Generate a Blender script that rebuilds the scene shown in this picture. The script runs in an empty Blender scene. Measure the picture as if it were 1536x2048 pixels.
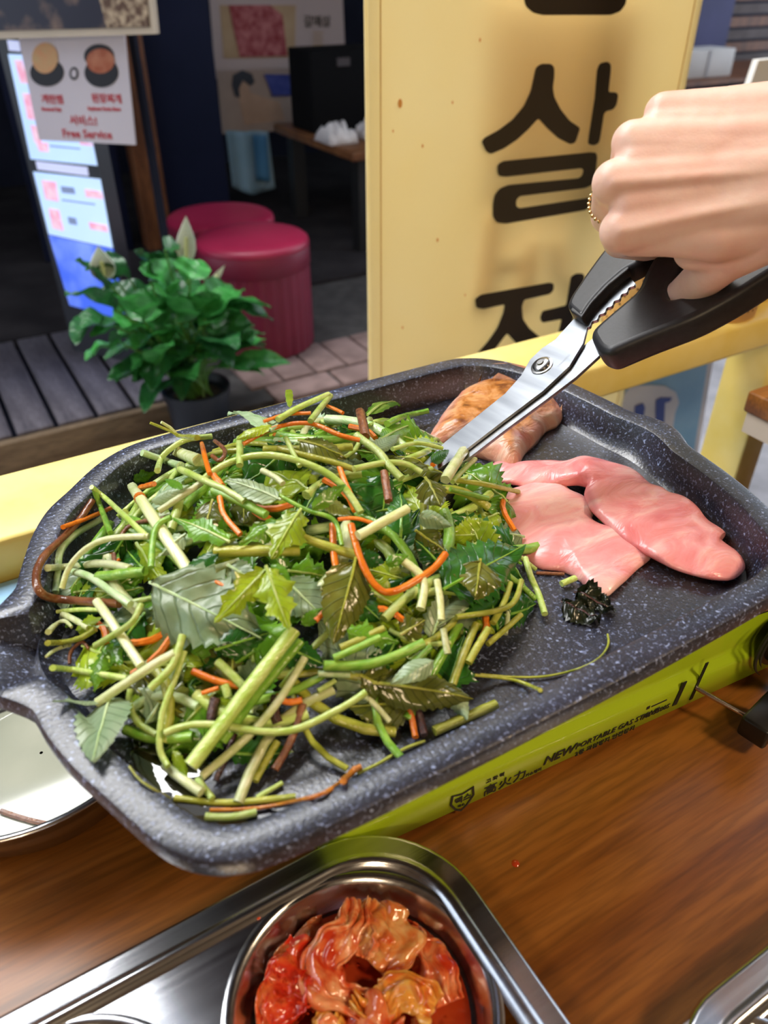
import bpy, bmesh, math, random
import numpy as np
from mathutils import Vector, Matrix, noise
random.seed(7)
D = bpy.data
SC = bpy.context.scene
COL = SC.collection

# ------------------------------------------------------------------ camera, sky, light, exposure
FPX, PITCH, YAW = 1547.0, math.radians(35.4), math.radians(30.5)
CAM = Vector((0.0, 0.0, 1.12))
cam = D.cameras.new('camera'); cam_o = D.objects.new('camera', cam); COL.objects.link(cam_o)
cam.sensor_fit = 'VERTICAL'; cam.sensor_height = 24.0; cam.lens = FPX / 2048 * 24.0
cam.clip_start = 0.01; cam.clip_end = 60
cam_o.location = CAM
cam_o.rotation_euler = (math.radians(90) - PITCH, 0, -YAW)
cam.dof.use_dof = True; cam.dof.focus_distance = 0.50; cam.dof.aperture_fstop = 5.0
SC.camera = cam_o

world = D.worlds.new('sky'); SC.world = world; world.use_nodes = True
bg = world.node_tree.nodes['Background']
bg.inputs['Color'].default_value = (0.78, 0.88, 1.0, 1); bg.inputs['Strength'].default_value = 1.5

def light(name, kind, loc, energy, color, size=None, rot=None, angle=None):
    l = D.lights.new(name, kind); l.energy = energy; l.color = color
    if size: l.shape = 'RECTANGLE'; l.size, l.size_y = size
    if angle is not None: l.angle = angle
    o = D.objects.new(name, l); COL.objects.link(o); o.location = loc
    if rot: o.rotation_euler = rot
    return o
def aim(o, target):
    d = Vector(target) - o.location
    o.rotation_euler = d.to_track_quat('-Z', 'Y').to_euler()
s = light('soft_daylight', 'SUN', (-0.9, 2.2, 4.2), 8.0, (1.0, 0.985, 0.96), angle=math.radians(60)); aim(s, (0.15, 0.3, 0.8))

SC.view_settings.view_transform = 'Standard'; SC.view_settings.look = 'None'
SC.view_settings.gamma = 1; SC.view_settings.use_curve_mapping = False
SC.view_settings.exposure = 0.66

# ------------------------------------------------------------------ geometry of the view, used to place things at their own depth
_F2 = Vector((math.sin(YAW), math.cos(YAW), 0)); _R = Vector((math.cos(YAW), -math.sin(YAW), 0))
_FW = _F2 * math.cos(PITCH) + Vector((0, 0, -math.sin(PITCH))); _UP = _F2 * math.sin(PITCH) + Vector((0, 0, math.cos(PITCH)))
def ray(x, y): return _FW + _R * ((x - 768) / FPX) + _UP * ((1024 - y) / FPX)
def P(x, y, z): d = ray(x, y); return CAM + d * ((z - CAM.z) / d.z)          # point on the level z
def PV(x, y, v): d = ray(x, y); return CAM + d * (v / d.y)                    # point on the upright plane y = v
def PD(x, y, t): return CAM + ray(x, y).normalized() * t                      # point at distance t
def pix(p):                                                                   # where a point shows, for wording labels
    q = Vector(p) - CAM; z = q.dot(_FW); return 768 + FPX * q.dot(_R) / z, 1024 - FPX * q.dot(_UP) / z
def PP(x, y, p0, n):                                                          # point on a plane
    d = ray(x, y); return CAM + d * ((Vector(p0) - CAM).dot(n) / d.dot(n))

# ------------------------------------------------------------------ materials
MATS = {}
def mat(name, c1, c2=None, scale=20, stretch=(1, 1, 1), rough=0.5, metal=0.0, spec=0.5, bump=0.0, bscale=None,
        coat=0.0, sss=0.0, trans=0.0, ramp=(0.35, 0.65), detail=4, emit=0.0, sheen=0.0, rough2=None, coord='Object', vary=0.0, bdist=0.002):
    if name in MATS: return MATS[name]
    m = D.materials.new(name); m.use_nodes = True; nt = m.node_tree; N = nt.nodes; L = nt.links
    b = N['Principled BSDF']
    b.inputs['Base Color'].default_value = (*c1, 1); b.inputs['Roughness'].default_value = rough
    b.inputs['Metallic'].default_value = metal; b.inputs['Specular IOR Level'].default_value = spec
    b.inputs['Coat Weight'].default_value = coat; b.inputs['Coat Roughness'].default_value = 0.08
    if sss:
        b.inputs['Subsurface Weight'].default_value = sss; b.inputs['Subsurface Radius'].default_value = (0.006, 0.0025, 0.0015); b.inputs['Subsurface Scale'].default_value = 1.0
    if emit:
        b.inputs['Emission Color'].default_value = (*c1, 1); b.inputs['Emission Strength'].default_value = emit
    tc = N.new('ShaderNodeTexCoord'); mp = N.new('ShaderNodeMapping'); mp.inputs['Scale'].default_value = stretch
    L.new(tc.outputs[coord], mp.inputs['Vector'])
    colsock = None
    if c2 is not None:
        nz = N.new('ShaderNodeTexNoise'); nz.inputs['Scale'].default_value = scale; nz.inputs['Detail'].default_value = detail
        L.new(mp.outputs[0], nz.inputs['Vector'])
        cr = N.new('ShaderNodeValToRGB'); cr.color_ramp.elements[0].position = ramp[0]; cr.color_ramp.elements[1].position = ramp[1]
        cr.color_ramp.elements[0].color = (*c1, 1); cr.color_ramp.elements[1].color = (*c2, 1)
        L.new(nz.outputs['Fac'], cr.inputs['Fac']); colsock = cr.outputs['Color']
        if vary:
            oi = N.new('ShaderNodeObjectInfo'); hs = N.new('ShaderNodeHueSaturation')
            ma = N.new('ShaderNodeMath'); ma.operation = 'MULTIPLY_ADD'; ma.inputs[1].default_value = vary; ma.inputs[2].default_value = 1 - vary / 2
            L.new(oi.outputs['Random'], ma.inputs[0]); L.new(ma.outputs[0], hs.inputs['Value']); L.new(colsock, hs.inputs['Color']); colsock = hs.outputs['Color']
        L.new(colsock, b.inputs['Base Color'])
        if emit: L.new(colsock, b.inputs['Emission Color'])
        if rough2 is not None:
            mr = N.new('ShaderNodeMapRange'); mr.inputs['To Min'].default_value = rough; mr.inputs['To Max'].default_value = rough2
            L.new(nz.outputs['Fac'], mr.inputs['Value']); L.new(mr.outputs[0], b.inputs['Roughness'])
    if bump:
        nb = N.new('ShaderNodeTexNoise'); nb.inputs['Scale'].default_value = bscale or scale; nb.inputs['Detail'].default_value = 3
        L.new(mp.outputs[0], nb.inputs['Vector'])
        bp = N.new('ShaderNodeBump'); bp.inputs['Strength'].default_value = bump; bp.inputs['Distance'].default_value = bdist
        L.new(nb.outputs['Fac'], bp.inputs['Height']); L.new(bp.outputs[0], b.inputs['Normal'])
    if trans:
        tr = N.new('ShaderNodeBsdfTranslucent'); tr.inputs['Color'].default_value = (*c1, 1)
        if colsock: L.new(colsock, tr.inputs['Color'])
        mx = N.new('ShaderNodeMixShader'); mx.inputs['Fac'].default_value = trans
        L.new(b.outputs[0], mx.inputs[1]); L.new(tr.outputs[0], mx.inputs[2]); L.new(mx.outputs[0], N['Material Output'].inputs['Surface'])
    MATS[name] = m; return m

def stone_mat():
    m = D.materials.new('speckled_coating'); m.use_nodes = True; N = m.node_tree.nodes; L = m.node_tree.links; b = N['Principled BSDF']
    tc = N.new('ShaderNodeTexCoord')
    col = None
    base = N.new('ShaderNodeTexNoise'); base.inputs['Scale'].default_value = 18; L.new(tc.outputs['Object'], base.inputs['Vector'])
    cr0 = N.new('ShaderNodeValToRGB'); cr0.color_ramp.elements[0].color = (0.010, 0.012, 0.022, 1); cr0.color_ramp.elements[1].color = (0.026, 0.029, 0.05, 1)
    cr0.color_ramp.elements[0].position = .35; cr0.color_ramp.elements[1].position = .65
    L.new(base.outputs['Fac'], cr0.inputs['Fac']); col = cr0.outputs['Color']
    for sc, lo, hi, amt, c in ((480, .60, .67, .5, (.26, .32, .54)), (950, .58, .66, .3, (.14, .18, .34)), (300, .665, .72, .75, (.34, .43, .70))):
        nz = N.new('ShaderNodeTexNoise'); nz.inputs['Scale'].default_value = sc; nz.inputs['Detail'].default_value = 1.5; L.new(tc.outputs['Object'], nz.inputs['Vector'])
        mr = N.new('ShaderNodeMapRange'); mr.inputs['From Min'].default_value = lo; mr.inputs['From Max'].default_value = hi; mr.inputs['To Max'].default_value = amt
        L.new(nz.outputs['Fac'], mr.inputs['Value'])
        mx = N.new('ShaderNodeMix'); mx.data_type = 'RGBA'; mx.inputs['B'].default_value = (*c, 1)
        L.new(mr.outputs[0], mx.inputs['Factor']); L.new(col, mx.inputs['A']); col = mx.outputs['Result']
    sz = N.new('ShaderNodeSeparateXYZ'); L.new(tc.outputs['Object'], sz.inputs[0])
    fl_ = N.new('ShaderNodeMapRange'); fl_.inputs['From Min'].default_value = .834; fl_.inputs['From Max'].default_value = .829; L.new(sz.outputs['Z'], fl_.inputs['Value'])
    st = N.new('ShaderNodeTexNoise'); st.inputs['Scale'].default_value = 9; st.inputs['Detail'].default_value = 3; L.new(tc.outputs['Object'], st.inputs['Vector'])
    sm_ = N.new('ShaderNodeMapRange'); sm_.inputs['From Min'].default_value = .38; sm_.inputs['From Max'].default_value = .62; sm_.inputs['To Max'].default_value = .75; L.new(st.outputs['Fac'], sm_.inputs['Value'])
    mm = N.new('ShaderNodeMath'); mm.operation = 'MULTIPLY'; L.new(fl_.outputs[0], mm.inputs[0]); L.new(sm_.outputs[0], mm.inputs[1])
    ms = N.new('ShaderNodeMix'); ms.data_type = 'RGBA'; ms.inputs['B'].default_value = (.020, .013, .008, 1); L.new(mm.outputs[0], ms.inputs['Factor']); L.new(col, ms.inputs['A']); col = ms.outputs['Result']
    L.new(col, b.inputs['Base Color']); b.inputs['Specular IOR Level'].default_value = .85
    rg = N.new('ShaderNodeMapRange'); rg.inputs['To Min'].default_value = .34; rg.inputs['To Max'].default_value = .24; L.new(mm.outputs[0], rg.inputs['Value']); L.new(rg.outputs[0], b.inputs['Roughness'])
    nb = N.new('ShaderNodeTexNoise'); nb.inputs['Scale'].default_value = 500; L.new(tc.outputs['Object'], nb.inputs['Vector'])
    bp = N.new('ShaderNodeBump'); bp.inputs['Strength'].default_value = .35; bp.inputs['Distance'].default_value = .0006
    L.new(nb.outputs['Fac'], bp.inputs['Height']); L.new(bp.outputs[0], b.inputs['Normal'])
    return m
def leaf_mat(name, c1, c2, cv, rough=.28, trans=.25):
    m = D.materials.new(name); m.use_nodes = True; N = m.node_tree.nodes; L = m.node_tree.links; b = N['Principled BSDF']
    tc = N.new('ShaderNodeTexCoord'); nz = N.new('ShaderNodeTexNoise'); nz.inputs['Scale'].default_value = 60; nz.inputs['Detail'].default_value = 4
    L.new(tc.outputs['Object'], nz.inputs['Vector'])
    cr = N.new('ShaderNodeValToRGB'); cr.color_ramp.elements[0].position = .33; cr.color_ramp.elements[1].position = .68
    cr.color_ramp.elements[0].color = (*c1, 1); cr.color_ramp.elements[1].color = (*c2, 1); L.new(nz.outputs['Fac'], cr.inputs['Fac'])
    # side veins running out from the midrib, in leaf coordinates
    su = N.new('ShaderNodeSeparateXYZ'); L.new(tc.outputs['UV'], su.inputs[0])
    def mth(op, i0, i1=None, v1=None):
        n_ = N.new('ShaderNodeMath'); n_.operation = op; L.new(i0, n_.inputs[0])
        if i1 is not None: L.new(i1, n_.inputs[1])
        elif v1 is not None: n_.inputs[1].default_value = v1
        return n_.outputs[0]
    ab = mth('MULTIPLY', mth('ABSOLUTE', mth('SUBTRACT', su.outputs['Y'], v1=.5)), v1=3.2)
    uu = mth('ADD', mth('MULTIPLY', su.outputs['X'], v1=4.5), mth('MULTIPLY', nz.outputs['Fac'], v1=.7))
    fr = mth('PINGPONG', mth('SUBTRACT', uu, ab), v1=.5)
    mr = N.new('ShaderNodeMapRange'); mr.inputs['From Max'].default_value = .10; mr.inputs['To Min'].default_value = .6; mr.inputs['To Max'].default_value = 0
    L.new(fr, mr.inputs['Value'])
    mx = N.new('ShaderNodeMix'); mx.data_type = 'RGBA'; mx.inputs['B'].default_value = (*cv, 1)
    L.new(mr.outputs[0], mx.inputs['Factor']); L.new(cr.outputs[0], mx.inputs['A'])
    oi = N.new('ShaderNodeObjectInfo'); hs = N.new('ShaderNodeHueSaturation'); ma = N.new('ShaderNodeMath'); ma.operation = 'MULTIPLY_ADD'; ma.inputs[1].default_value = .5; ma.inputs[2].default_value = .75
    L.new(oi.outputs['Random'], ma.inputs[0]); L.new(ma.outputs[0], hs.inputs['Value']); L.new(mx.outputs['Result'], hs.inputs['Color'])
    L.new(hs.outputs[0], b.inputs['Base Color']); b.inputs['Roughness'].default_value = rough; b.inputs['Specular IOR Level'].default_value = .6
    bp = N.new('ShaderNodeBump'); bp.inputs['Strength'].default_value = .6; bp.inputs['Distance'].default_value = .0014
    ad = N.new('ShaderNodeMath'); ad.operation = 'SUBTRACT'; L.new(nz.outputs['Fac'], ad.inputs[0]); L.new(mr.outputs[0], ad.inputs[1])
    L.new(ad.outputs[0], bp.inputs['Height']); L.new(bp.outputs[0], b.inputs['Normal'])
    tr = N.new('ShaderNodeBsdfTranslucent'); L.new(hs.outputs[0], tr.inputs['Color'])
    mxs = N.new('ShaderNodeMixShader'); mxs.inputs['Fac'].default_value = trans
    L.new(b.outputs[0], mxs.inputs[1]); L.new(tr.outputs[0], mxs.inputs[2]); L.new(mxs.outputs[0], N['Material Output'].inputs['Surface'])
    return m

def wood_mat(name, c1, c2, c3, stretch, rough=.35, scale=1.0, coat=0.0):
    m = D.materials.new(name); m.use_nodes = True; N = m.node_tree.nodes; L = m.node_tree.links; b = N['Principled BSDF']
    tc = N.new('ShaderNodeTexCoord'); mp = N.new('ShaderNodeMapping'); mp.inputs['Scale'].default_value = stretch; L.new(tc.outputs['Object'], mp.inputs['Vector'])
    n1 = N.new('ShaderNodeTexNoise'); n1.inputs['Scale'].default_value = 3.2 * scale; n1.inputs['Detail'].default_value = 5; n1.inputs['Distortion'].default_value = .7; L.new(mp.outputs[0], n1.inputs['Vector'])
    n2 = N.new('ShaderNodeTexNoise'); n2.inputs['Scale'].default_value = 28 * scale; n2.inputs['Detail'].default_value = 3; L.new(mp.outputs[0], n2.inputs['Vector'])
    cr = N.new('ShaderNodeValToRGB'); e = cr.color_ramp.elements; e[0].position = .3; e[0].color = (*c1, 1); e[1].position = .7; e[1].color = (*c3, 1)
    k = cr.color_ramp.elements.new(.5); k.color = (*c2, 1)
    L.new(n1.outputs['Fac'], cr.inputs['Fac'])
    mr = N.new('ShaderNodeMapRange'); mr.inputs['From Min'].default_value = .35; mr.inputs['From Max'].default_value = .6; mr.inputs['To Min'].default_value = .72; mr.inputs['To Max'].default_value = 1.08; L.new(n2.outputs['Fac'], mr.inputs['Value'])
    hs = N.new('ShaderNodeHueSaturation'); L.new(cr.outputs[0], hs.inputs['Color']); L.new(mr.outputs[0], hs.inputs['Value'])
    L.new(hs.outputs[0], b.inputs['Base Color']); b.inputs['Roughness'].default_value = rough; b.inputs['Coat Weight'].default_value = coat; b.inputs['Coat Roughness'].default_value = .2
    return m

# ------------------------------------------------------------------ mesh helpers
class MB:
    def __init__(self): self.v = []; self.f = []; self.uv = None
    def box(self, lo, hi, M=None):
        b = len(self.v)
        for x in (lo[0], hi[0]):
            for y in (lo[1], hi[1]):
                for z in (lo[2], hi[2]):
                    p = Vector((x, y, z)); self.v.append(M @ p if M else p)
        self.f += [[b + i for i in q] for q in ((0, 1, 3, 2), (4, 6, 7, 5), (0, 4, 5, 1), (2, 3, 7, 6), (0, 2, 6, 4), (1, 5, 7, 3))]
        return self
    def tube(self, pts, rad, n=8, flat=1.0, caps=True, up=Vector((0, 0, 1)), rib=0.0):
        pts = [Vector(p) for p in pts]; b = len(self.v); m = len(pts)
        if not hasattr(rad, '__len__'): rad = [rad] * m
        prev = None
        for i, p in enumerate(pts):
            t = (pts[min(i + 1, m - 1)] - pts[max(i - 1, 0)]).normalized()
            if prev is None:
                s = t.cross(up)
                if s.length < 1e-4: s = t.cross(Vector((1, 0, 0)))
            else: s = prev - t * prev.dot(t)
            s.normalize(); prev = s; q = s.cross(t)
            for k in range(n):
                a = 2 * math.pi * k / n; r = rad[i] * (1 + rib * (1 if k % 2 else -1))
                self.v.append(p + s * (math.cos(a) * r) + q * (math.sin(a) * r * flat))
        for i in range(m - 1):
            for k in range(n):
                self.f.append([b + i * n + k, b + i * n + (k + 1) % n, b + (i + 1) * n + (k + 1) % n, b + (i + 1) * n + k])
        if caps: self.f.append([b + k for k in range(n)][::-1]); self.f.append([b + (m - 1) * n + k for k in range(n)])
        return self
    def lathe(self, prof, n=48, center=(0, 0, 0), M=None, close=False):
        b = len(self.v); c = Vector(center)
        for r, z in prof:
            for k in range(n):
                a = 2 * math.pi * k / n; p = Vector((r * math.cos(a), r * math.sin(a), z)); p = (M @ p if M else p) + c; self.v.append(p)
        for i in range(len(prof) - 1):
            for k in range(n): self.f.append([b + i * n + k, b + i * n + (k + 1) % n, b + (i + 1) * n + (k + 1) % n, b + (i + 1) * n + k])
        if close: self.f.append([b + k for k in range(n)][::-1]); e = b + (len(prof) - 1) * n; self.f.append([e + k for k in range(n)])
        return self
    def grid(self, fn, nu, nv, double=False):
        b = len(self.v)
        for i in range(nu + 1):
            for j in range(nv + 1): self.v.append(Vector(fn(i / nu, j / nv)))
        for i in range(nu):
            for j in range(nv): a = b + i * (nv + 1) + j; self.f.append([a, a + nv + 1, a + nv + 2, a + 1])
        return self
    def prism(self, poly, off):                                  # closed polygon of 3D points pushed along off
        b = len(self.v); n = len(poly); off = Vector(off)
        self.v += [Vector(p) for p in poly] + [Vector(p) + off for p in poly]
        self.f.append([b + i for i in range(n)][::-1]); self.f.append([b + n + i for i in range(n)])
        for i in range(n): self.f.append([b + i, b + (i + 1) % n, b + n + (i + 1) % n, b + n + i])
        return self
    def build(self, name, m, parent=None, smooth=False, bevel=0.0, angle=None, solid=0.0, sub=0):
        me = D.meshes.new(name); me.from_pydata([tuple(v) for v in self.v], [], self.f); me.validate()
        if self.uv:
            ul = me.uv_layers.new(name='UVMap')
            for lp in me.loops: ul.data[lp.index].uv = self.uv[lp.vertex_index]
        bm = bmesh.new(); bm.from_mesh(me); bmesh.ops.recalc_face_normals(bm, faces=bm.faces)
        if bevel:
            bmesh.ops.bevel(bm, geom=[e for e in bm.edges if len(e.link_faces) == 2 and e.calc_face_angle(0) > .6], offset=bevel, segments=2, affect='EDGES', profile=.5)
        bm.to_mesh(me); bm.free()
        me.materials.append(m if not isinstance(m, str) else MATS[m])
        if smooth or bevel:
            for p in me.polygons: p.use_smooth = True
            try: me.set_sharp_from_angle(angle=angle if angle else math.radians(50))
            except Exception: pass
        o = D.objects.new(name, me); COL.objects.link(o)
        if parent: adopt(o, parent)
        if solid:
            md = o.modifiers.new('thickness', 'SOLIDIFY'); md.thickness = solid; md.offset = 0
        if sub:
            md = o.modifiers.new('sub', 'SUBSURF'); md.levels = sub; md.render_levels = sub
        return o

def tag(o, label=None, cat=None, group=None, kind=None):
    if label: o['label'] = label
    if cat: o['category'] = cat
    if group: o['group'] = group
    if kind: o['kind'] = kind
    return o
def empty(name, loc, label, cat, group=None):
    o = D.objects.new(name, None); COL.objects.link(o); o.location = loc; o.empty_display_size = .02
    return tag(o, label, cat, group)
def adopt(child, parent):                                       # meshes are written in world coordinates: keep them there
    child.parent = parent; child.matrix_parent_inverse = Matrix.Translation(-Vector(parent.location)) if parent.type == 'EMPTY' else Matrix()
    return child
def cr_spline(pts, n):
    pts = [Vector(p) for p in pts]
    if len(pts) == 2: return [pts[0].lerp(pts[1], i / n) for i in range(n + 1)]
    q = [pts[0] * 2 - pts[1]] + pts + [pts[-1] * 2 - pts[-2]]; out = []; seg = len(pts) - 1
    for i in range(n + 1):
        t = i / n * seg; k = min(int(t), seg - 1); t -= k; a, b, c, d = q[k:k + 4]
        out.append(.5 * ((2 * b) + (c - a) * t + (2 * a - 5 * b + 4 * c - d) * t * t + (3 * b - a - 3 * c + d) * t ** 3))
    return out
def fill2d(name, loops, M, m, parent=None, extrude=.001, bevel=0.0, cyclic_bez=False):
    """flat outlines (first outer, rest holes) filled, thickened and set in place by M"""
    cu = D.curves.new(name, 'CURVE'); cu.dimensions = '2D'; cu.fill_mode = 'BOTH'; cu.extrude = extrude; cu.bevel_depth = bevel; cu.bevel_resolution = 3; cu.offset = -bevel
    for lp in loops:
        sp = cu.splines.new('POLY'); sp.points.add(len(lp) - 1)
        for i, p in enumerate(lp): sp.points[i].co = (p[0], p[1], 0, 1)
        sp.use_cyclic_u = True
    return _curve_to_mesh(name, cu, M, m, parent)
def _curve_to_mesh(name, cu, M, m, parent):
    tmp = D.objects.new('tmp', cu); COL.objects.link(tmp)
    dg = bpy.context.evaluated_depsgraph_get(); dg.update(); me = D.meshes.new_from_object(tmp.evaluated_get(dg)); D.objects.remove(tmp); D.curves.remove(cu)
    me.name = name; me.transform(M); me.materials.clear(); me.materials.append(m)
    for p in me.polygons: p.use_smooth = True
    try: me.set_sharp_from_angle(angle=math.radians(45))
    except Exception: pass
    o = D.objects.new(name, me); COL.objects.link(o)
    if parent: adopt(o, parent)
    return o
def lettering(name, body, size, M, m, parent, extrude=.0002, shear=0.0, align='LEFT', bold=0.0, spacing=1.0):
    cu = D.curves.new(name, 'FONT'); cu.body = body; cu.size = size; cu.extrude = extrude; cu.shear = shear; cu.align_x = align; cu.offset = bold; cu.space_character = spacing; cu.resolution_u = 2
    return _curve_to_mesh(name, cu, M, m, parent)
def frame(o, x, y):                                             # matrix with origin o, x axis, y axis (normal = x × y)
    x = Vector(x).normalized(); y = Vector(y); y = (y - x * y.dot(x)).normalized(); z = x.cross(y)
    return Matrix(((x.x, y.x, z.x, o[0]), (x.y, y.y, z.y, o[1]), (x.z, y.z, z.z, o[2]), (0, 0, 0, 1)))
def round_poly(pts, r, n=4):
    out = []; m = len(pts)
    for i in range(m):
        a, b, c = Vector(pts[i - 1]), Vector(pts[i]), Vector(pts[(i + 1) % m])
        d1, d2 = a - b, c - b; k = min(r, d1.length * .45, d2.length * .45)
        p, q = b + d1.normalized() * k, b + d2.normalized() * k
        for j in range(n + 1):
            t = j / n; out.append((p * (1 - t) ** 2 + b * (2 * t * (1 - t)) + q * t * t))
    return out

# ================================================================== THE SETTING
ZT, ZR, ZF = .72, .85, .826          # table top, griddle rim, griddle floor
m_ground = mat('alley_paving', (.16, .16, .18), (.25, .25, .28), scale=9, rough=.8, bump=.3, bscale=60)
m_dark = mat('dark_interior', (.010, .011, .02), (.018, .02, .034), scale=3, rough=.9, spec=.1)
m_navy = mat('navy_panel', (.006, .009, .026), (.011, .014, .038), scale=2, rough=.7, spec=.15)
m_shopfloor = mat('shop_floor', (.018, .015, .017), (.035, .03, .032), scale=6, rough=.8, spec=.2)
m_ceiling = wood_mat('ceiling_boards', (.20, .11, .05), (.28, .17, .085), (.34, .21, .11), (6, 1, 1), .6)
m_plaster = mat('warm_plaster', (.36, .25, .15), (.42, .30, .19), scale=5, rough=.85)
m_facade = mat('facade_panel', (.05, .05, .06), (.08, .08, .09), scale=4, rough=.7)
m_yellow = mat('yellow_paint', (.84, .66, .16), (.90, .76, .30), scale=14, rough=.45, bump=.15, bscale=80, ramp=(.3, .7))

def struct(name, mb, m, label=None, **k): return tag(mb.build(name, m, **k), label, kind='structure')
struct('floor', MB().box((-6, -4, -.1), (7, 7, 0)), m_ground)
struct('floor_shop', MB().box((-6, 2.66, 0), (7, 6, .12)), m_shopfloor)
struct('wall_far', MB().box((-6, 4.9, 0), (7, 5.0, 4.2)), m_dark)
struct('wall_facade', MB().box((-6, 2.7, 2.15), (7, 2.85, 3.4)), m_facade)
struct('ceiling_shop', MB().box((-6, 2.85, 2.15), (7, 4.9, 2.2)), m_dark)
struct('wall_added_shade', MB().box((-6, 2.35, 2.12), (7, 2.7, 2.15)), m_facade)  # unseen slab, added to cut the daylight reaching the shop interior
struct('ceiling', MB().box((-3.2, -3.2, 2.5), (4, .72, 2.6)), m_ceiling)
m_addsheet = mat('added_sheet_cloth', (.42, .46, .54), (.48, .52, .60), scale=2, rough=.8, trans=.45, spec=.1)
struct('ceiling_added_sheet', MB().grid(lambda a, b: (-3.2 + 7.2 * a, .72 + .46 * b, 2.56 - .04 * b), 12, 2), m_addsheet, solid=.003)  # unseen translucent sheet, added to give the steel tray a grey-blue reflection
struct('wall_back', MB().box((-3.3, -3.3, 0), (4.1, -3.2, 2.6)), m_plaster)
struct('wall_right', MB().box((4.0, -3.2, 0), (4.1, .72, 2.6)), m_plaster)
struct('wall_left', MB().box((-3.3, -3.2, 0), (-3.2, .72, 2.6)), m_plaster)
# yellow painted sill that closes the open shop front
sill = MB().box((-2.4, .552, .718), (3.2, .655, .76)).build('trim_1', m_yellow, bevel=.006)
tag(sill, 'yellow painted wooden sill running behind the griddle', kind='structure')
tag(MB().box((.952, .575, 0), (1.0, .645, .718)).build('trim_2', m_yellow, bevel=.004), 'yellow upright under the sill', kind='structure')
tag(MB().box((.895, .59, .76), (.95, .645, 2.5)).build('trim_3', m_yellow, bevel=.004), 'yellow upright above the sill', kind='structure')
tag(MB().box((-1.95, .575, 0), (-1.88, .645, .718)).build('trim_4', m_yellow, bevel=.004), kind='structure')
# warm lamps of the room we sit in
m_shade = mat('lamp_metal', (.03, .03, .03), rough=.4)
m_bulb = mat('lamp_glow', (1.0, .72, .42), rough=.4, emit=12)
for i, (x, y, lab) in enumerate(((.9, -.7, 'black pendant lamp above the aisle beside the table'), (-.8, -1.2, 'black pendant lamp hanging behind the camera'))):
    r = empty('pendant_lamp', (x, y, 1.95), lab, 'lamp', 'pendant lamps of the room')
    MB().lathe([(.02, .16), (.05, .15), (.16, 0), (.155, 0), (.045, .14)], 32, (x, y, 1.95)).build('lamp_shade', m_shade, r, smooth=True)
    MB().tube([(x, y, 2.1), (x, y, 2.5)], .004, 6).build('cord', m_shade, r)
    MB().lathe([(.001, .02), (.03, .03), (.042, .06), (.03, .09), (.012, .12)], 20, (x, y, 1.95)).build('bulb', m_bulb, r, smooth=True)
    light('pendant_glow', 'AREA', (x, y, 1.945), 13, (1, .74, .46), (.28, .28))

# ================================================================== TABLE, STOVE, GRIDDLE
m_table = wood_mat('table_wood', (.155, .047, .006), (.24, .084, .013), (.33, .130, .026), (.55, 7, 4), .34, 1.5, .0)
tbl = empty('dining_table', (0, .05, 0), 'brown wood-grain dining table carrying the stove and trays', 'table')
MB().box((-1.0, -.42, ZT - .03), (.56, .6, ZT)).build('tabletop', m_table, tbl, bevel=.004)
m_leg = mat('black_steel', (.015, .015, .016), rough=.45)
for x in (-.92, .48):
    for y in (-.34, .5): MB().box((x - .02, y - .02, 0), (x + .02, y + .02, ZT - .03)).build('leg', m_leg, tbl)
t2 = empty('dining_table', (1.2, .1, 0), 'neighbouring wooden table with cream edge at right behind the griddle', 'table')
MB().box((.738, -.5, .71), (1.7, .462, .735)).build('tabletop', m_table, t2, bevel=.003)
MB().box((.742, -.496, .685), (1.696, .458, .71)).build('edge_band', mat('cream_edge', (.55, .47, .38), (.62, .54, .45), scale=9, rough=.5), t2)
for x in (.80, 1.6):
    for y in (-.4, .38): MB().box((x - .025, y - .025, 0), (x + .025, y + .025, .685)).build('leg', m_leg, t2)
m_bench = wood_mat('bench_wood', (.2, .08, .025), (.3, .13, .045), (.38, .18, .07), (2, 9, 4), .45)
be = empty('bench', (1.3, .75, 0), 'low brown wooden bench below the neighbouring table', 'bench')
MB().box((.93, -.45, .40), (1.55, -.1, .44)).build('seat', m_bench, be, bevel=.004)
for y in (-.4, -.15): 
    for x in (.98, 1.5): MB().box((x - .02, y - .02, 0), (x + .02, y + .02, .40)).build('leg', m_bench, be)
bx = empty('wooden_crate', (1.02, .43, 0), 'orange-brown wooden crate under the neighbouring table', 'crate')
for k in range(4): MB().box((.86, .12, .03 + k * .11), (1.25, .135, .125 + k * .11)).build('slat', m_bench, bx); MB().box((.86, .43, .03 + k * .11), (1.25, .445, .125 + k * .11)).build('slat', m_bench, bx)
for k in range(4): MB().box((.85, .12, .03 + k * .11), (.862, .445, .125 + k * .11)).build('slat', m_bench, bx)
MB().box((.86, .135, .0), (1.25, .43, .03)).build('bottom', m_bench, bx)
# thin blue packet lying behind the griddle
tag(MB().box((-.16, .475, ZT), (.015, .548, ZT + .006)).build('wet_wipe_packet', mat('pale_blue_film', (.28, .50, .72), (.40, .62, .82), scale=12, rough=.3, bump=.3, bscale=40), bevel=.002), 'flat pale blue packet on the table behind the griddle spout', 'packet')

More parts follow.
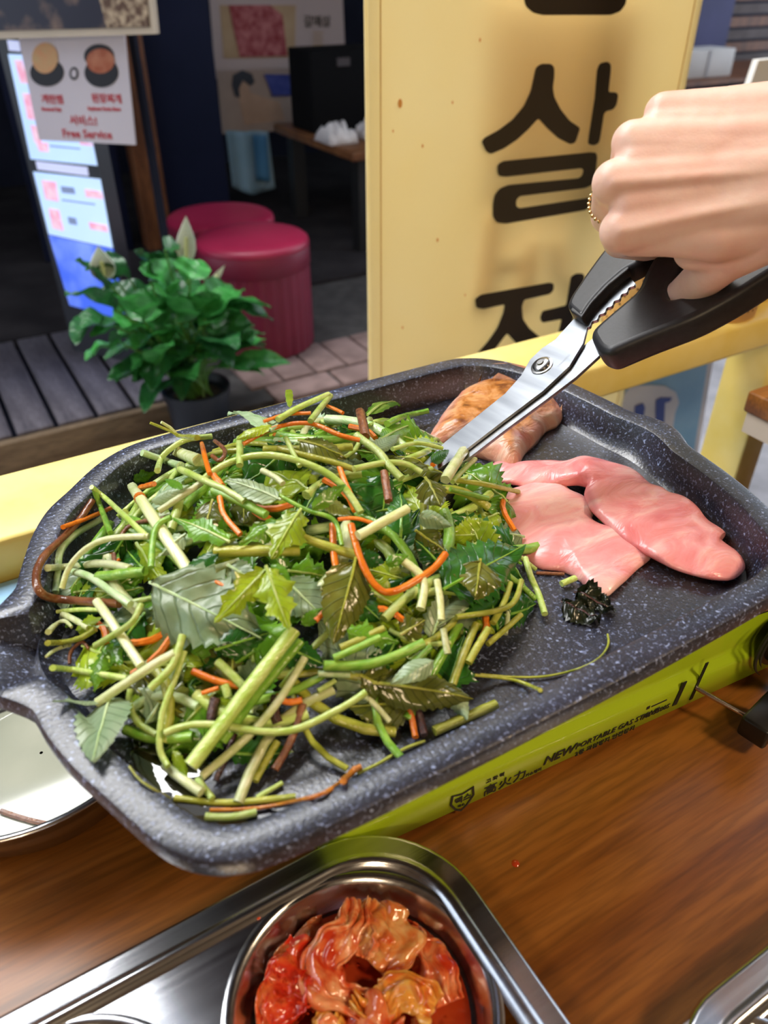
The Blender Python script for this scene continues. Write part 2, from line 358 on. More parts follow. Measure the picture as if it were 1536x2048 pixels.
# --- stove (turned a few degrees against the griddle)
m_lime = mat('lime_enamel', (.31, .45, .012), (.36, .50, .018), scale=4, rough=.22, coat=.5)
m_ink = mat('black_print', (.012, .014, .01), rough=.5)
m_blackp = mat('black_plastic', (.010, .010, .011), rough=.35)
m_steelw = mat('steel_trim', (.62, .56, .52), (.7, .64, .6), scale=6, rough=.22, metal=1.0, stretch=(1, 20, 20))
SA = math.radians(-4.2); SO = Vector((.085, .2102, ZT))
SX = Vector((math.cos(SA), math.sin(SA), 0)); SY = Vector((-math.sin(SA), math.cos(SA), 0))
def SM(x, y, z): return SO + SX * x + SY * y + Vector((0, 0, z))
stove = empty('gas_stove', SO, 'lime green portable gas stove under the griddle with printed front', 'stove')
W, DP, HT = .368, .27, .07
def stove_ring(prof):                                            # rounded rectangle swept through heights
    mb = MB(); n = 0; rings = []
    for inset, z, r in prof:
        ring = []
        x0, x1, y0, y1 = inset, W - inset, inset, DP - inset
        for cxx, cyy, a0 in ((x1 - r, y0 + r, -90), (x1 - r, y1 - r, 0), (x0 + r, y1 - r, 90), (x0 + r, y0 + r, 180)):
            for k in range(7):
                a = math.radians(a0 + k * 15); ring.append(SM(cxx + r * math.cos(a), cyy + r * math.sin(a), z))
        rings.append(ring); n = len(ring)
    for rg in rings: mb.v += rg
    for i in range(len(rings) - 1):
        for k in range(n): mb.f.append([i * n + k, i * n + (k + 1) % n, (i + 1) * n + (k + 1) % n, (i + 1) * n + k])
    mb.f.append([k for k in range(n)][::-1]); e = (len(rings) - 1) * n; mb.f.append([e + k for k in range(n)])
    return mb
stove_ring([(.004, .002, .022), (.0, .006, .024), (.0, .026, .024), (.0015, .0295, .024), (.0055, .032, .024), (.0065, .036, .024), (.0065, .062, .024), (.009, .067, .022), (.014, .07, .02)]).build('body', m_lime, stove, smooth=True, angle=math.radians(60))
for x in (.03, W - .03):
    for y in (.03, DP - .03): MB().lathe([(.001, 0), (.011, 0), (.011, .006), (.001, .006)], 16, SM(x, y, -.0005)).build('foot', m_blackp, stove)
MB().tube([SM(x, y, z) for x, y, z in ((.012, .002, .079), (.03, -.003, .0795), (.262, -.003, .0795), (.266, .002, .079))], .0058, 10).build('drip_pan_rim', m_steelw, stove, smooth=True)
MB().tube([SM(x, y, z) for x, y, z in ((.278, .001, .078), (.30, -.003, .081), (.355, -.003, .086))], .0055, 10).build('drip_pan_rim', m_steelw, stove, smooth=True)
pan = MB().lathe([(.001, .071), (.12, .0715), (.125, .076), (.13, .076), (.13, .07)], 48, SM(.165, .135, 0)).build('drip_pan', m_steelw, stove, smooth=True)
MB().lathe([(.02, .07), (.035, .078), (.035, .088), (.001, .09)], 32, SM(.165, .135, 0)).build('burner', m_leg, stove, smooth=True)
for k in range(4):
    a = math.radians(45 + 90 * k); c = SM(.165, .135, 0)
    MB().prism([c + Vector((math.cos(a) * r, math.sin(a) * r, z)) + Vector((-math.sin(a), math.cos(a), 0)) * .002 for r, z in ((.045, .07), (.125, .07), (.125, .098), (.05, .098))], Vector((math.sin(a), -math.cos(a), 0)) * .004).build('pot_support', m_leg, stove)
# front controls
MF = frame(SM(0, -.0002, 0), SX, (0, 0, 1))                      # front face frame: x along the stove, y up, z toward the viewer
def front(x, y, out=0): return MF @ Vector((x, y, out))
def front_slot(name, pts, m, thick=.0006):
    return MB().prism([front(x, y, -.0002) for x, y in pts], MF.to_3x3() @ Vector((0, 0, thick))).build(name, m, stove)
front_slot('slot', [(.243, .012), (.2465, .012), (.2495, .032), (.246, .032)], m_ink)
front_slot('slot', [(.258, .010), (.2605, .010), (.2645, .042), (.262, .042)], m_ink, .0006)
MB().tube([front(.261, .020, 0), front(.266, .019, .012), front(.276, .016, .03)], .0016, 8).build('lever', m_steelw, stove, smooth=True)
kn = MB().box((-.018, -.008, -.009), (.018, .008, .009), MF @ Matrix.Translation((.285, .0165, .036)) @ Matrix.Rotation(.25, 4, 'Y')).build('lever_knob', m_blackp, stove, bevel=.002)
dl = MB().lathe([(.001, .018), (.017, .018), (.019, .016), (.0205, 0), (.024, 0), (.024, -.002)], 40, (0, 0, 0), (MF @ Matrix.Translation((.332, .038, .006))).to_3x3())
dl.v = [v + MF @ Vector((.332, .038, .004)) for v in dl.v]
dial = dl.build('dial', m_blackp, stove, smooth=True)
MB().box((-.003, -.017, .017), (.003, .017, .026), MF @ Matrix.Translation((.332, .038, .004))).build('grip', m_blackp, dial, bevel=.001)
for r0, a0, a1 in ((.031, 120, 235), (.0265, 130, 225)):
    arc = [(.332 + r0 * math.cos(math.radians(a)), .038 + r0 * math.sin(math.radians(a))) for a in range(a0, a1, 8)]
    MB().tube([front(x, y, .0068) for x, y in arc], [.0014 * math.sin(math.pi * (i + .6) / (len(arc) + .2)) for i in range(len(arc))], 6).build('ring_mark', m_ink, stove)
# printed front
def stove_text(body, x, y, size, **k): return lettering('printed_text', body, size, MF @ Matrix.Translation((x, y, .0003)), m_ink, stove, **k)
stove_text('NEW', .142, .0120, .0098, shear=.25, bold=.0002)
stove_text('PORTABLE GAS STOVE', .1655, .0130, .0064, shear=.2)
stove_text('2중 과압방지 안전장치', .1665, .0060, .0050)
stove_text('MS-3500S', .2215-.004, .0125, .0055, shear=.2)
front_slot('small_logo', [(.2195, .0205), (.222, .0205), (.222, .023), (.2195, .023)], m_ink, .0003); front_slot('small_logo_line', [(.2235, .0208), (.236, .0208), (.236, .0218), (.2235, .0218)], m_ink, .0003)
stove_text('高火力', .1005, .0085, .0098, spacing=1.08)
stove_text('고화력', .1015, .0195, .0042, spacing=1.3)
stove_text('가스렌지', .1300, .0080, .0032)
sh = [(.023, .0225), (.030, .0205), (.0375, .0225), (.0385, .014), (.0345, .007), (.0302, .0035), (.026, .007), (.0222, .014)]
sh_in = [(.0243, .021), (.030, .0192), (.0362, .021), (.0371, .0142), (.0336, .0079), (.0302, .0051), (.0269, .0079), (.0236, .0142)]
fill2d('shield_emblem', [sh, sh_in], MF @ Matrix.Translation((.056, 0, .0003)), m_ink, stove, .0002)
stove_text('맥스', .0812, .0128, .0062, bold=.0001)
stove_text('맥스', .0837, .0083, .0026)

# --- griddle
m_stone = stone_mat()
half = [(-.021, .300), (-.0195, .285), (-.017, .263), (-.011, .239), (-.002, .215), (.007, .192), (.014, .179), (.022, .170), (.032, .164), (.045, .1605), (.08, .158), (.15, .1565), (.24, .1565), (.325, .1585),
        (.345, .1605), (.362, .165), (.376, .174), (.387, .187), (.395, .205), (.402, .223), (.409, .252), (.414, .285), (.4165, .315), (.4165, .345), (.414, .382), (.408, .425), (.401, .445), (.392, .462), (.380, .477), (.366, .4865), (.35, .491), (.30, .4915),
        (.22, .4905), (.15, .490), (.109, .489), (.085, .4865), (.067, .479), (.052, .468), (.034, .450), (.018, .434), (.006, .414), (-.003, .392), (-.010, .372), (-.015, .356), (-.019, .340), (-.021, .32)]
OUT = [Vector((x, y, 0)) for x, y in half]
OUTD = cr_spline(OUT + [OUT[0]], len(OUT) * 5)[:-1]
NO = len(OUTD)
def onorm(i):
    t = OUTD[(i + 2) % NO] - OUTD[i - 2]; t.normalize(); return Vector((-t.y, t.x, 0))      # inward for a counter-clockwise outline
OUTA = np.array([(p.x, p.y) for p in OUTD])
PROF = [(.030, -.0308), (.024, -.0295), (.012, -.0160), (.006, -.0125), (.0015, -.0112), (.0, -.0092), (.0, -.0030), (.0010, -.0009), (.0028, 0), (.0142, -.0002), (.0158, -.0010), (.0166, -.003), (.0192, -.014), (.0212, -.0205), (.0242, -.0235), (.034, -.024)]
def spout(i):
    p = OUTD[i]; d = abs(p.y - .322)
    return max(0, min(1, (.026 - d) / .009)) if p.x < 0 else 0
def spread(i):
    p = OUTD[i]
    if p.x < 0: d = abs(p.y - .322); return max(0, 1 - (d / .047) ** 2) ** 1.5 * .020
    if p.x > .39: d = abs(p.y - .318); return max(0, 1 - (d / .030) ** 2) ** 1.5 * .010
    return 0
def sm(t): return t * t * (3 - 2 * t)
g = MB(); cen = Vector((.20, .324, 0))
for i in range(NO):
    n = onorm(i); k = sm(spout(i)); s_ = spread(i)
    for o_, z in PROF:
        if k > 0 and z > -.0225: z = z * (1 - k) + (-.0225) * k if z > -.012 else z
        q = OUTD[i] + n * o_ - n * s_ * (1 - min(1, o_ / .034))
        g.v.append(Vector((q.x, q.y, ZR + z)))
m_ = len(PROF)
for i in range(NO):
    j = (i + 1) % NO
    for k in range(m_ - 1): g.f.append([i * m_ + k, j * m_ + k, j * m_ + k + 1, i * m_ + k + 1])
base = len(g.v); RN = 10
for i in range(NO):
    p = g.v[i * m_ + m_ - 1]
    for r in range(1, RN):
        t = r / RN; q = p.lerp(cen + Vector((0, 0, p.z)), t); q.z = ZF + .0012 * noise.noise(Vector((q.x * 26, q.y * 26, 3))) * min(1, t * 4); g.v.append(q)
for i in range(NO):
    j = (i + 1) % NO
    g.f.append([i * m_ + m_ - 1, j * m_ + m_ - 1, base + j * (RN - 1), base + i * (RN - 1)])
    for r in range(RN - 2): g.f.append([base + i * (RN - 1) + r, base + j * (RN - 1) + r, base + j * (RN - 1) + r + 1, base + i * (RN - 1) + r + 1])
ci = len(g.v); g.v.append(Vector((cen.x, cen.y, ZF)))
for i in range(NO): g.f.append([base + i * (RN - 1) + RN - 2, base + ((i + 1) % NO) * (RN - 1) + RN - 2, ci])
b2 = len(g.v)                                                   # underside
for i in range(NO): p = g.v[i * m_]; q = p.lerp(cen + Vector((0, 0, p.z)), .12); g.v.append(Vector((q.x, q.y, ZR - .031)))
for i in range(NO): j = (i + 1) % NO; g.f.append([j * m_, i * m_, b2 + i, b2 + j])
g.f.append([b2 + i for i in range(NO)])
griddle = empty('griddle', (.2, .324, ZR - .031), 'large dark speckled stone-coated griddle with pouring spout at its left end', 'griddle')
g.build('plate', m_stone, griddle, smooth=True, angle=math.radians(32))

def inset_of(x, y):
    d = np.hypot(OUTA[:, 0] - x, OUTA[:, 1] - y); i = int(d.argmin()); p = OUTD[i]
    n = onorm(i); return d[i] if (Vector((x, y, 0)) - p).dot(n) > 0 else -d[i]
def plate_z(x, y):
    o_ = inset_of(x, y)
    if o_ < -.004: return -9.0
    if o_ <= .006: return ZR
    for (a, za), (b, zb) in zip(PROF[8:], PROF[9:]):
        if o_ <= b: return ZR + za + (zb - za) * (o_ - a) / (b - a)
    return ZF
# footprint of the heap of greens on the griddle floor
FOOT = [(.255, .262), (.283, .30), (.288, .36), (.283, .42), (.24, .455), (.17, .462), (.10, .452), (.045, .42), (.012, .38), (.0, .33), (.005, .28), (.022, .235), (.055, .212), (.10, .205), (.155, .196), (.20, .205), (.232, .230)]
PC = Vector((.145, .335, 0)); _fa = sorted((math.atan2(y - PC.y, x - PC.x), math.hypot(x - PC.x, y - PC.y)) for x, y in FOOT)
_FA = np.array([a for a, r in _fa]); _FR = np.array([r for a, r in _fa])
def mound(x, y):
    dx, dy = x - PC.x, y - PC.y; r = math.hypot(dx, dy); R = float(np.interp(math.atan2(dy, dx), _FA, _FR, period=2 * math.pi)); s_ = r / R
    if s_ >= 1: return 0.0
    side = .72 + .28 * min(1, max(0, (y - .22) / .14))
    return .064 * side * (1 - s_ ** 2.1) ** .85
def top_z(x, y): return max(plate_z(x, y), ZF + mound(x, y))
def hit(px, py, off=0.0):
    d = ray(px, py); t = .30; last = None
    while t < .95:
        p = CAM + d * t
        if p.z < 1.0 and p.z <= top_z(p.x, p.y) + off:
            lo, hi = t - .006, t
            for _ in range(8):
                mid = (lo + hi) / 2; q = CAM + d * mid
                if q.z <= top_z(q.x, q.y) + off: hi = mid
                else: lo = mid
            return CAM + d * hi
        t += .006
    return P(px, py, ZF + .03 + off)
# ================================================================== FOOD ON THE GRIDDLE
SH = {'rough': .20, 'spec': .7, 'trans': .10, 'vary': .35, 'coord': 'Generated'}
ST = {
    'pale': mat('stem_pale', (.60, .68, .28), (.78, .82, .50), scale=5, stretch=(1, 1, 1), bump=.25, bscale=25, **SH),
    'lime': mat('stem_lime', (.40, .57, .09), (.60, .72, .24), scale=5, bump=.25, bscale=25, **SH),
    'green': mat('stem_green', (.16, .39, .03), (.32, .55, .08), scale=5, bump=.25, bscale=25, **SH),
    'olive': mat('stem_olive', (.31, .35, .03), (.48, .49, .08), scale=5, bump=.25, bscale=25, **SH),
    'mint': mat('stem_mint', (.42, .62, .26), (.62, .77, .46), scale=5, bump=.25, bscale=25, **SH),
    'carrot': mat('carrot', (.78, .17, .008), (.9, .27, .02), scale=6, bump=.25, bscale=20, **SH),
    'dried': mat('dried_carrot', (.42, .12, .015), (.62, .24, .03), scale=6, bump=.3, bscale=20, **SH),
    'bracken': mat('bracken', (.18, .06, .025), (.32, .125, .05), scale=6, bump=.3, bscale=20, **SH),
    'purple': mat('dark_bracken', (.035, .012, .012), (.09, .03, .025), scale=6, bump=.5, bscale=14, **SH),
}
LF = {
    'under': leaf_mat('leaf_underside', (.22, .33, .17), (.36, .46, .28), (.12, .20, .09), .32),
    'mint': leaf_mat('leaf_mint', (.32, .48, .26), (.46, .60, .38), (.20, .34, .15), .32),
    'dark': leaf_mat('leaf_dark', (.014, .095, .012), (.045, .19, .022), (.06, .17, .03), .22),
    'bright': leaf_mat('leaf_bright', (.09, .28, .014), (.20, .43, .03), (.20, .40, .05), .24),
    'yellow': leaf_mat('leaf_yellow', (.26, .40, .014), (.42, .54, .035), (.38, .50, .06), .24),
    'olive': leaf_mat('leaf_olive', (.09, .115, .012), (.18, .19, .035), (.06, .085, .012), .2),
    'char': leaf_mat('leaf_charred', (.006, .010, .005), (.02, .026, .012), (.012, .016, .008), .25),
}
PXM = 1 / FPX
def where(c):
    x, y = pix(c); col_ = 'far left' if x < 220 else 'left' if x < 400 else 'centre left' if x < 560 else 'centre' if x < 700 else 'centre right' if x < 850 else 'right' if x < 960 else 'far right'
    row = 'back' if y < 900 else 'rear' if y < 1000 else 'middle' if y < 1120 else 'lower middle' if y < 1240 else 'lower part' if y < 1360 else 'front'
    return f'{col_} in the {row} of the heap' if row != 'front' else f'{col_} at the front of the heap'
def size_word(ps):
    L = sum((b - a).length for a, b in zip(ps, ps[1:])); st = (ps[-1] - ps[0]).length
    return ('long' if L > .06 else 'short' if L < .03 else 'medium') + (' straight' if st > .97 * L else ' curved')
ADJ = {'pale': 'pale yellowish stem', 'lime': 'lime green stem', 'green': 'bright green stem', 'olive': 'olive cooked stem', 'mint': 'pale minty stem', 'carrot': 'orange carrot shred', 'dried': 'browned carrot strand', 'bracken': 'reddish brown bracken strand', 'purple': 'dark purple brown bracken piece'}
def smooth_pts(ps, it=2):
    for _ in range(it):
        ps = [ps[0]] + [ps[i - 1] * .25 + ps[i] * .5 + ps[i + 1] * .25 for i in range(1, len(ps) - 1)] + [ps[-1]]
    return ps
GS = 'stem pieces in the heap of greens'; GC = 'carrot shreds in the heap of greens'; GB = 'bracken strands in the heap of greens'; GL = 'leaves in the heap of greens'
DEF = {'pale': ('chopped_parsley', 'pale yellowish green cut stem lying among the greens', 'stem', GS),
       'lime': ('chopped_parsley', 'lime green cut stem lying among the greens', 'stem', GS),
       'green': ('chopped_parsley', 'bright green cut stem lying among the greens', 'stem', GS),
       'olive': ('chopped_parsley', 'olive cooked stem lying among the greens', 'stem', GS),
       'mint': ('chopped_parsley', 'pale minty green cut stem lying among the greens', 'stem', GS),
       'carrot': ('carrot_shred', 'orange carrot shred lying among the greens', 'carrot', GC),
       'dried': ('carrot_shred', 'dried orange brown carrot strand on the griddle', 'carrot', GC),
       'bracken': ('bracken_strand', 'reddish brown bracken strand lying among the greens', 'bracken', GB),
       'purple': ('bracken_strand', 'dark purple brown bracken piece under the front stems', 'bracken', GB)}
def stem(pts, w, cls, off=0.0, label=None, taper=(1, 1), lift=None, flat=.9, n=None, arch=0.0):
    cl = cr_spline([(x, y, 0) for x, y in pts], n or max(4, min(18, 4 * (len(pts) - 1) + 2)))
    ps = [hit(p.x, p.y, off) for p in cl]
    ps = smooth_pts(ps, 2)
    if arch:
        for i, p in enumerate(ps): p.z += arch * math.sin(math.pi * i / (len(ps) - 1))
    d = (sum(ps, Vector()) / len(ps) - CAM).length; r = w * d * PXM / 2
    m = len(ps); rr = []
    sd = random.random() * 50
    for i in range(m):
        t = i / (m - 1); k = taper[0] + (taper[1] - taper[0]) * t
        rr.append(r * k * (1 + .10 * noise.noise(Vector((i * .7, sd, 0)))))
    for i, p in enumerate(ps): p.z += rr[i] * .8
    name, lab, cat, grp = DEF[cls]
    o = MB().tube(ps, rr, 8 if w < 14 else 10, flat, rib=.05 if w >= 14 else 0).build(name, ST[cls], smooth=True, angle=math.radians(60))
    return tag(o, label or f'{size_word(ps)} {ADJ[cls]}, {where(ps[len(ps) // 2])}', cat, grp)
stem([(316, 946), (323, 921), (343, 901), (375, 883), (424, 877)], 12, 'lime', .012, 'slender lime stem arching at the back left of the heap near the rim')
stem([(301, 848), (347, 867), (358, 875), (395, 880)], 10, 'olive', .02, 'forked dry stem end sticking out over the back rim', taper=(.6, 1.1))
stem([(323, 847), (340, 857), (351, 869)], 7, 'pale', .02, 'short whitish fork tip above the back rim')
stem([(285, 911), (330, 926), (363, 938)], 15, 'mint', .006, 'minty stem piece at the back left beside the inner wall')
stem([(351, 909), (400, 930)], 24, 'pale', .006, 'broad pale yellow stalk piece at the back left of the heap')
stem([(404, 967), (444, 946), (505, 932), (565, 936), (625, 952), (683, 979), (722, 1030)], 15, 'lime', .007, 'long pale stem arching across the back of the heap', arch=.006)
stem([(319, 1027), (363, 998), (404, 970)], 14, 'pale', .006, 'pale stem with rounded brown end at the left of the heap')
stem([(361, 943), (428, 974), (456, 986), (490, 1008)], 15, 'lime', .009, 'straight green stem crossing under the long arched stem')
stem([(428, 986), (480, 1008), (533, 1036)], 19, 'green', .006, 'thick ribbed green stem pointing to the middle of the heap')
jo = stem([(266, 980), (291, 1018), (335, 1085), (385, 1160)], 23, 'pale', .008, 'thick pale stalk with an orange joint at the left')
_jv = [jo.data.vertices[i].co.copy() for i in range(len(jo.data.vertices))]; _c = [sum(_jv[i * 10:(i + 1) * 10], Vector()) / 10 for i in range(3, 5)]; _jr = (_jv[30] - _c[0]).length
MB().tube([_c[0], _c[0].lerp(_c[1], .45)], _jr * 1.08, 12).build('joint', ST['carrot'], jo, smooth=True)
stem([(184, 978), (214, 1002), (283, 1067), (295, 1078)], 12, 'lime', .012, 'bent stem tip rising nearest the left back corner')
stem([(190, 984), (203, 1020), (222, 1070)], 11, 'green', .010, 'short green stem hanging from the bent tip at the left')
stem([(125, 1181), (141, 1148), (174, 1115), (222, 1089), (299, 1077)], 12, 'pale', .012, 'pale stem arching at the far left of the heap', arch=.004)
stem([(343, 1039), (319, 1051), (307, 1079), (303, 1139)], 13, 'green', .013, 'hooked bright green stem at the left of the heap')
stem([(97, 1141), (150, 1138), (210, 1132), (262, 1143)], 16, 'pale', .006, 'whitish stem end pointing to the left rim')
stem([(198, 1160), (240, 1156), (292, 1149)], 21, 'green', .006, 'thick bright green stalk at the left beside the pale leaf')
stem([(149, 1148), (182, 1158), (220, 1185), (262, 1214)], 15, 'mint', .008, 'minty stem running under the long brown strand')
stem([(186, 1006), (153, 1055), (112, 1095), (89, 1119), (75, 1148), (75, 1180), (92, 1198), (141, 1206), (240, 1213)], 15, 'bracken', .004, 'long curved brown bracken strand looping along the left wall', n=26)
stem([(127, 1058), (175, 1040), (228, 1017)], 10, 'carrot', .010, 'straight orange carrot stick at the left over the brown strand')
stem([(117, 1145), (121, 1107), (149, 1075), (205, 1042)], 14, 'mint', .004)
stem([(112, 1190), (114, 1165), (118, 1145)], 14, 'mint', .003)
stem([(195, 1208), (235, 1265), (283, 1337)], 18, 'pale', .009, 'pale yellow stem slanting below the brown strand at the left')
stem([(283, 1214), (277, 1240), (262, 1262), (191, 1296)], 13, 'lime', .012, 'curved lime stem crossing the pale slanting stem at the left', arch=.003)
stem([(115, 1226), (160, 1222), (204, 1223)], 9, 'lime', .004)
stem([(127, 1232), (150, 1243), (178, 1260)], 12, 'pale', .004)
stem([(97, 1290), (130, 1288), (165, 1279), (192, 1262)], 12, 'olive', .005, 'yellowish root end near the spout')
stem([(98, 1268), (112, 1252), (130, 1244), (144, 1256)], 9, 'pale', .006, 'frilled pale root tip near the spout', taper=(1.3, .7))
stem([(93, 1315), (110, 1303), (140, 1292)], 9, 'pale', .003, 'lowest pale root strand by the spout', taper=(.6, 1.1))
stem([(107, 1340), (153, 1344), (200, 1352), (256, 1361)], 13, 'lime', .006, 'straight lime stem at the lower left near the rim')
stem([(197, 1410), (255, 1371), (313, 1333), (352, 1312)], 19, 'pale', .012, 'yellowish pale stalk slanting at the lower left above the rim leaf')
stem([(302, 1381), (342, 1342), (357, 1306), (366, 1275)], 16, 'lime', .012, 'short lime stalk with cut end beside the yellowish pale stalk')
stem([(370, 1306), (350, 1364), (328, 1419), (321, 1462), (320, 1505), (337, 1536)], 13, 'lime', .009, 'thin stem running down into the oil at the front left')
stem([(262, 1382), (259, 1411), (275, 1448), (314, 1473)], 13, 'lime', .004, 'curved stem meeting the thin one above the oil puddle')
stem([(331, 1470), (372, 1453), (426, 1452), (481, 1461), (554, 1471), (606, 1459), (648, 1438), (701, 1410), (732, 1388)], 15, 'lime', .011, 'long stem running sideways across the front of the heap')
stem([(383, 1540), (450, 1452), (520, 1358), (589, 1269)], 31, 'lime', .012, 'thickest pale green celery-like stalk at the front', n=10, flat=.7)
stem([(446, 1488), (510, 1400), (602, 1288)], 19, 'green', .007, 'green stalk lying behind the thickest front stalk')
stem([(404, 1557), (481, 1492), (554, 1412), (610, 1320)], 17, 'pale', .008, 'long pale stalk beside the thickest front stalk')
stem([(350, 1599), (445, 1609), (554, 1601), (592, 1596)], 13, 'olive', .001, 'yellowish stem lying along the front left inner wall')
stem([(412, 1637), (463, 1638), (514, 1628)], 15, 'lime', .001, 'lowest lime stem piece in the front corner of the griddle')
stem([(330, 1535), (365, 1563), (404, 1590)], 19, 'pale', .004, 'pale stalk end pointing into the front left corner')
stem([(259, 1534), (284, 1565), (342, 1598)], 4.5, 'olive', .001, 'hair-thin root in the front left corner')
stem([(395, 1562), (410, 1580), (425, 1600)], 13, 'lime', .003)
stem([(514, 1598), (565, 1568)], 10, 'lime', .001, 'small lime stem tip at the front inner wall')
stem([(510, 1566), (539, 1514), (556, 1486)], 15, 'olive', .002, 'olive stem with browned end at the front of the heap')
stem([(550, 1543), (583, 1484), (606, 1412)], 16, 'bracken', .003, 'reddish brown bracken piece at the front of the heap')
stem([(432, 1402), (424, 1440), (430, 1470)], 20, 'purple', .003); stem([(553, 1398), (548, 1425), (556, 1452)], 20, 'purple', .003)
stem([(470, 1470), (452, 1520), (432, 1565)], 13, 'purple', .001)
stem([(386, 1346), (430, 1364), (478, 1376)], 14, 'carrot', .004, 'orange carrot piece left of the thickest front stalk')
stem([(404, 1389), (438, 1378)], 9, 'carrot', .004)
stem([(552, 1396), (575, 1408), (604, 1404)], 14, 'carrot', .004, 'orange carrot curl right of the thickest front stalk')
stem([(450, 1375), (458, 1400)], 17, 'lime', .006); stem([(436, 1328), (462, 1352), (486, 1376)], 18, 'lime', .006)
stem([(420, 1622), (514, 1619), (600, 1602), (650, 1588), (700, 1552)], 8, 'dried', .001, 'browned carrot strand along the front wall of the griddle', n=16)
stem([(686, 1566), (712, 1540)], 13, 'dried', .002)
stem([(715, 1549), (760, 1528), (803, 1502), (850, 1484)], 7, 'olive', .001, 'thin wilted strand along the front wall')
stem([(992, 1414), (930, 1441), (868, 1468)], 20, 'olive', .002, 'yellow olive stalk lying against the front wall')
stem([(1080, 1383), (1024, 1361), (936, 1351)], 9, 'olive', .001, 'frayed yellowish strand in front of the heap at the right', taper=(1, .8))
stem([(960, 1350), (1060, 1357), (1130, 1347), (1190, 1325), (1216, 1294), (1215, 1270)], 5, 'olive', .001, 'thin curled dry strand on the bare front of the griddle', n=20)
stem([(648, 1337), (736, 1335), (800, 1313), (846, 1292)], 21, 'green', .010, 'thick bright green stalk of the bundle at the front right of the heap')
stem([(667, 1320), (710, 1302), (760, 1279)], 15, 'green', .013); stem([(680, 1300), (725, 1280), (768, 1261)], 15, 'olive', .012)
stem([(636, 1351), (700, 1354)], 13, 'mint', .007, 'whitish stem end under the green bundle')
stem([(636, 1385), (671, 1364)], 11, 'lime', .004)
stem([(729, 1393), (755, 1418), (779, 1446)], 12, 'pale', .004, 'white stem tip hanging out at the front of the heap')
stem([(905, 1374), (926, 1315), (952, 1252)], 16, 'olive', .004, 'olive stalk standing steep at the right front of the heap')
stem([(936, 1330), (955, 1297), (976, 1262)], 16, 'olive', .006, 'yellow cut stalk at the right edge of the heap'); stem([(975, 1292), (1010, 1262), (1041, 1233)], 12, 'olive', .003, 'outermost yellow stalk at the right edge of the heap')
stem([(912, 1238), (1000, 1224), (1031, 1203), (1042, 1165)], 12, 'olive', .008); stem([(985, 1250), (1005, 1215), (1020, 1170)], 13, 'olive', .004)
stem([(1050, 1120), (1062, 1160), (1076, 1190), (1089, 1232)], 13, 'lime', .003, 'lime stem lying alone below the flat slice of pork')
stem([(873, 1165), (880, 1205), (882, 1245)], 15, 'pale', .012); stem([(886, 1262), (890, 1285), (895, 1312)], 14, 'pale', .010, 'short pale stem with round cut end facing the camera')
stem([(806, 1127), (838, 1151), (849, 1180), (841, 1224)], 18, 'pale', .012, 'curved yellowish stalk right of the carrot loop')
stem([(820, 1420), (831, 1478)], 13, 'carrot', .003, 'carrot stick standing at the front of the heap'); stem([(834, 1416), (849, 1474)], 15, 'purple', .003)
stem([(658, 1217), (630, 1246)], 14, 'carrot', .008); stem([(705, 1545), (722, 1536)], 12, 'dried', .002)
stem([(556, 844), (595, 821), (657, 793)], 13, 'lime', .022, 'bent stem rising highest at the back of the heap'); stem([(661, 796), (640, 822), (621, 847)], 13, 'lime', .020)
stem([(556, 901), (599, 912), (660, 927), (708, 943)], 13, 'olive', .010); stem([(708, 943), (771, 930), (812, 933), (843, 950)], 14, 'lime', .012, 'curved stem ending beside the scissor tip')
stem([(712, 876), (757, 909), (778, 937), (803, 963)], 17, 'lime', .012, 'thick lime stalk leading from the top carrot to the scissor tip')
stem([(716, 1078), (765, 1051), (814, 1024)], 21, 'pale', .017, 'cut pale yellow stalk above the carrot loop')
stem([(556, 992), (616, 1025), (669, 1042), (684, 1094)], 10, 'green', .012, 'thin bent green stem in the middle of the heap')
stem([(588, 1074), (650, 1097), (713, 1117)], 20, 'olive', .006, 'thick olive stalk crossing the middle of the heap'); stem([(431, 1111), (510, 1109), (600, 1108)], 23, 'olive', .008, 'thick straight stalk with cut end in the middle left of the heap')
stem([(927, 908), (908, 938), (890, 967)], 21, 'pale', .014, 'cut pale stalk leaning on the scissor blade'); stem([(950, 922), (925, 945), (905, 968)], 11, 'lime', .010)
stem([(900, 963), (964, 972), (1036, 987)], 12, 'olive', .008, 'green stem reaching over the flat slice of pork'); stem([(900, 982), (975, 1001)], 11, 'green', .006, 'second green stem touching the flat slice of pork')
stem([(785, 902), (834, 889), (884, 900)], 10, 'lime', .010); stem([(856, 826), (806, 838), (774, 853)], 13, 'green', .008, 'green stem tip at the back right of the heap')
stem([(720, 830), (726, 855), (730, 880)], 19, 'bracken', .012, 'upright brown bracken stub at the back of the heap'); stem([(768, 950), (777, 1008)], 17, 'bracken', .010, 'brown bracken stub in the middle of the heap')
stem([(487, 891), (540, 862), (590, 850), (632, 852), (675, 873), (720, 884)], 15, 'carrot', .018, 'wide orange carrot strip over the top of the heap', taper=(.6, .7), n=18)
stem([(528, 846), (570, 832), (622, 829)], 8, 'carrot', .020); stem([(655, 815), (672, 822), (686, 829)], 8, 'carrot', .018)
stem([(676, 1042), (711, 1039), (747, 1050)], 9, 'carrot', .012); stem([(702, 1054), (711, 1092), (729, 1144), (757, 1183), (785, 1190), (827, 1169), (869, 1141), (891, 1112)], 15, 'carrot', .013, 'long carrot strip curling in a U at the middle of the heap', n=22)
stem([(676, 930), (690, 968), (701, 992)], 12, 'carrot', .009); stem([(665, 1053), (669, 1127), (688, 1184)], 14, 'carrot', .006)
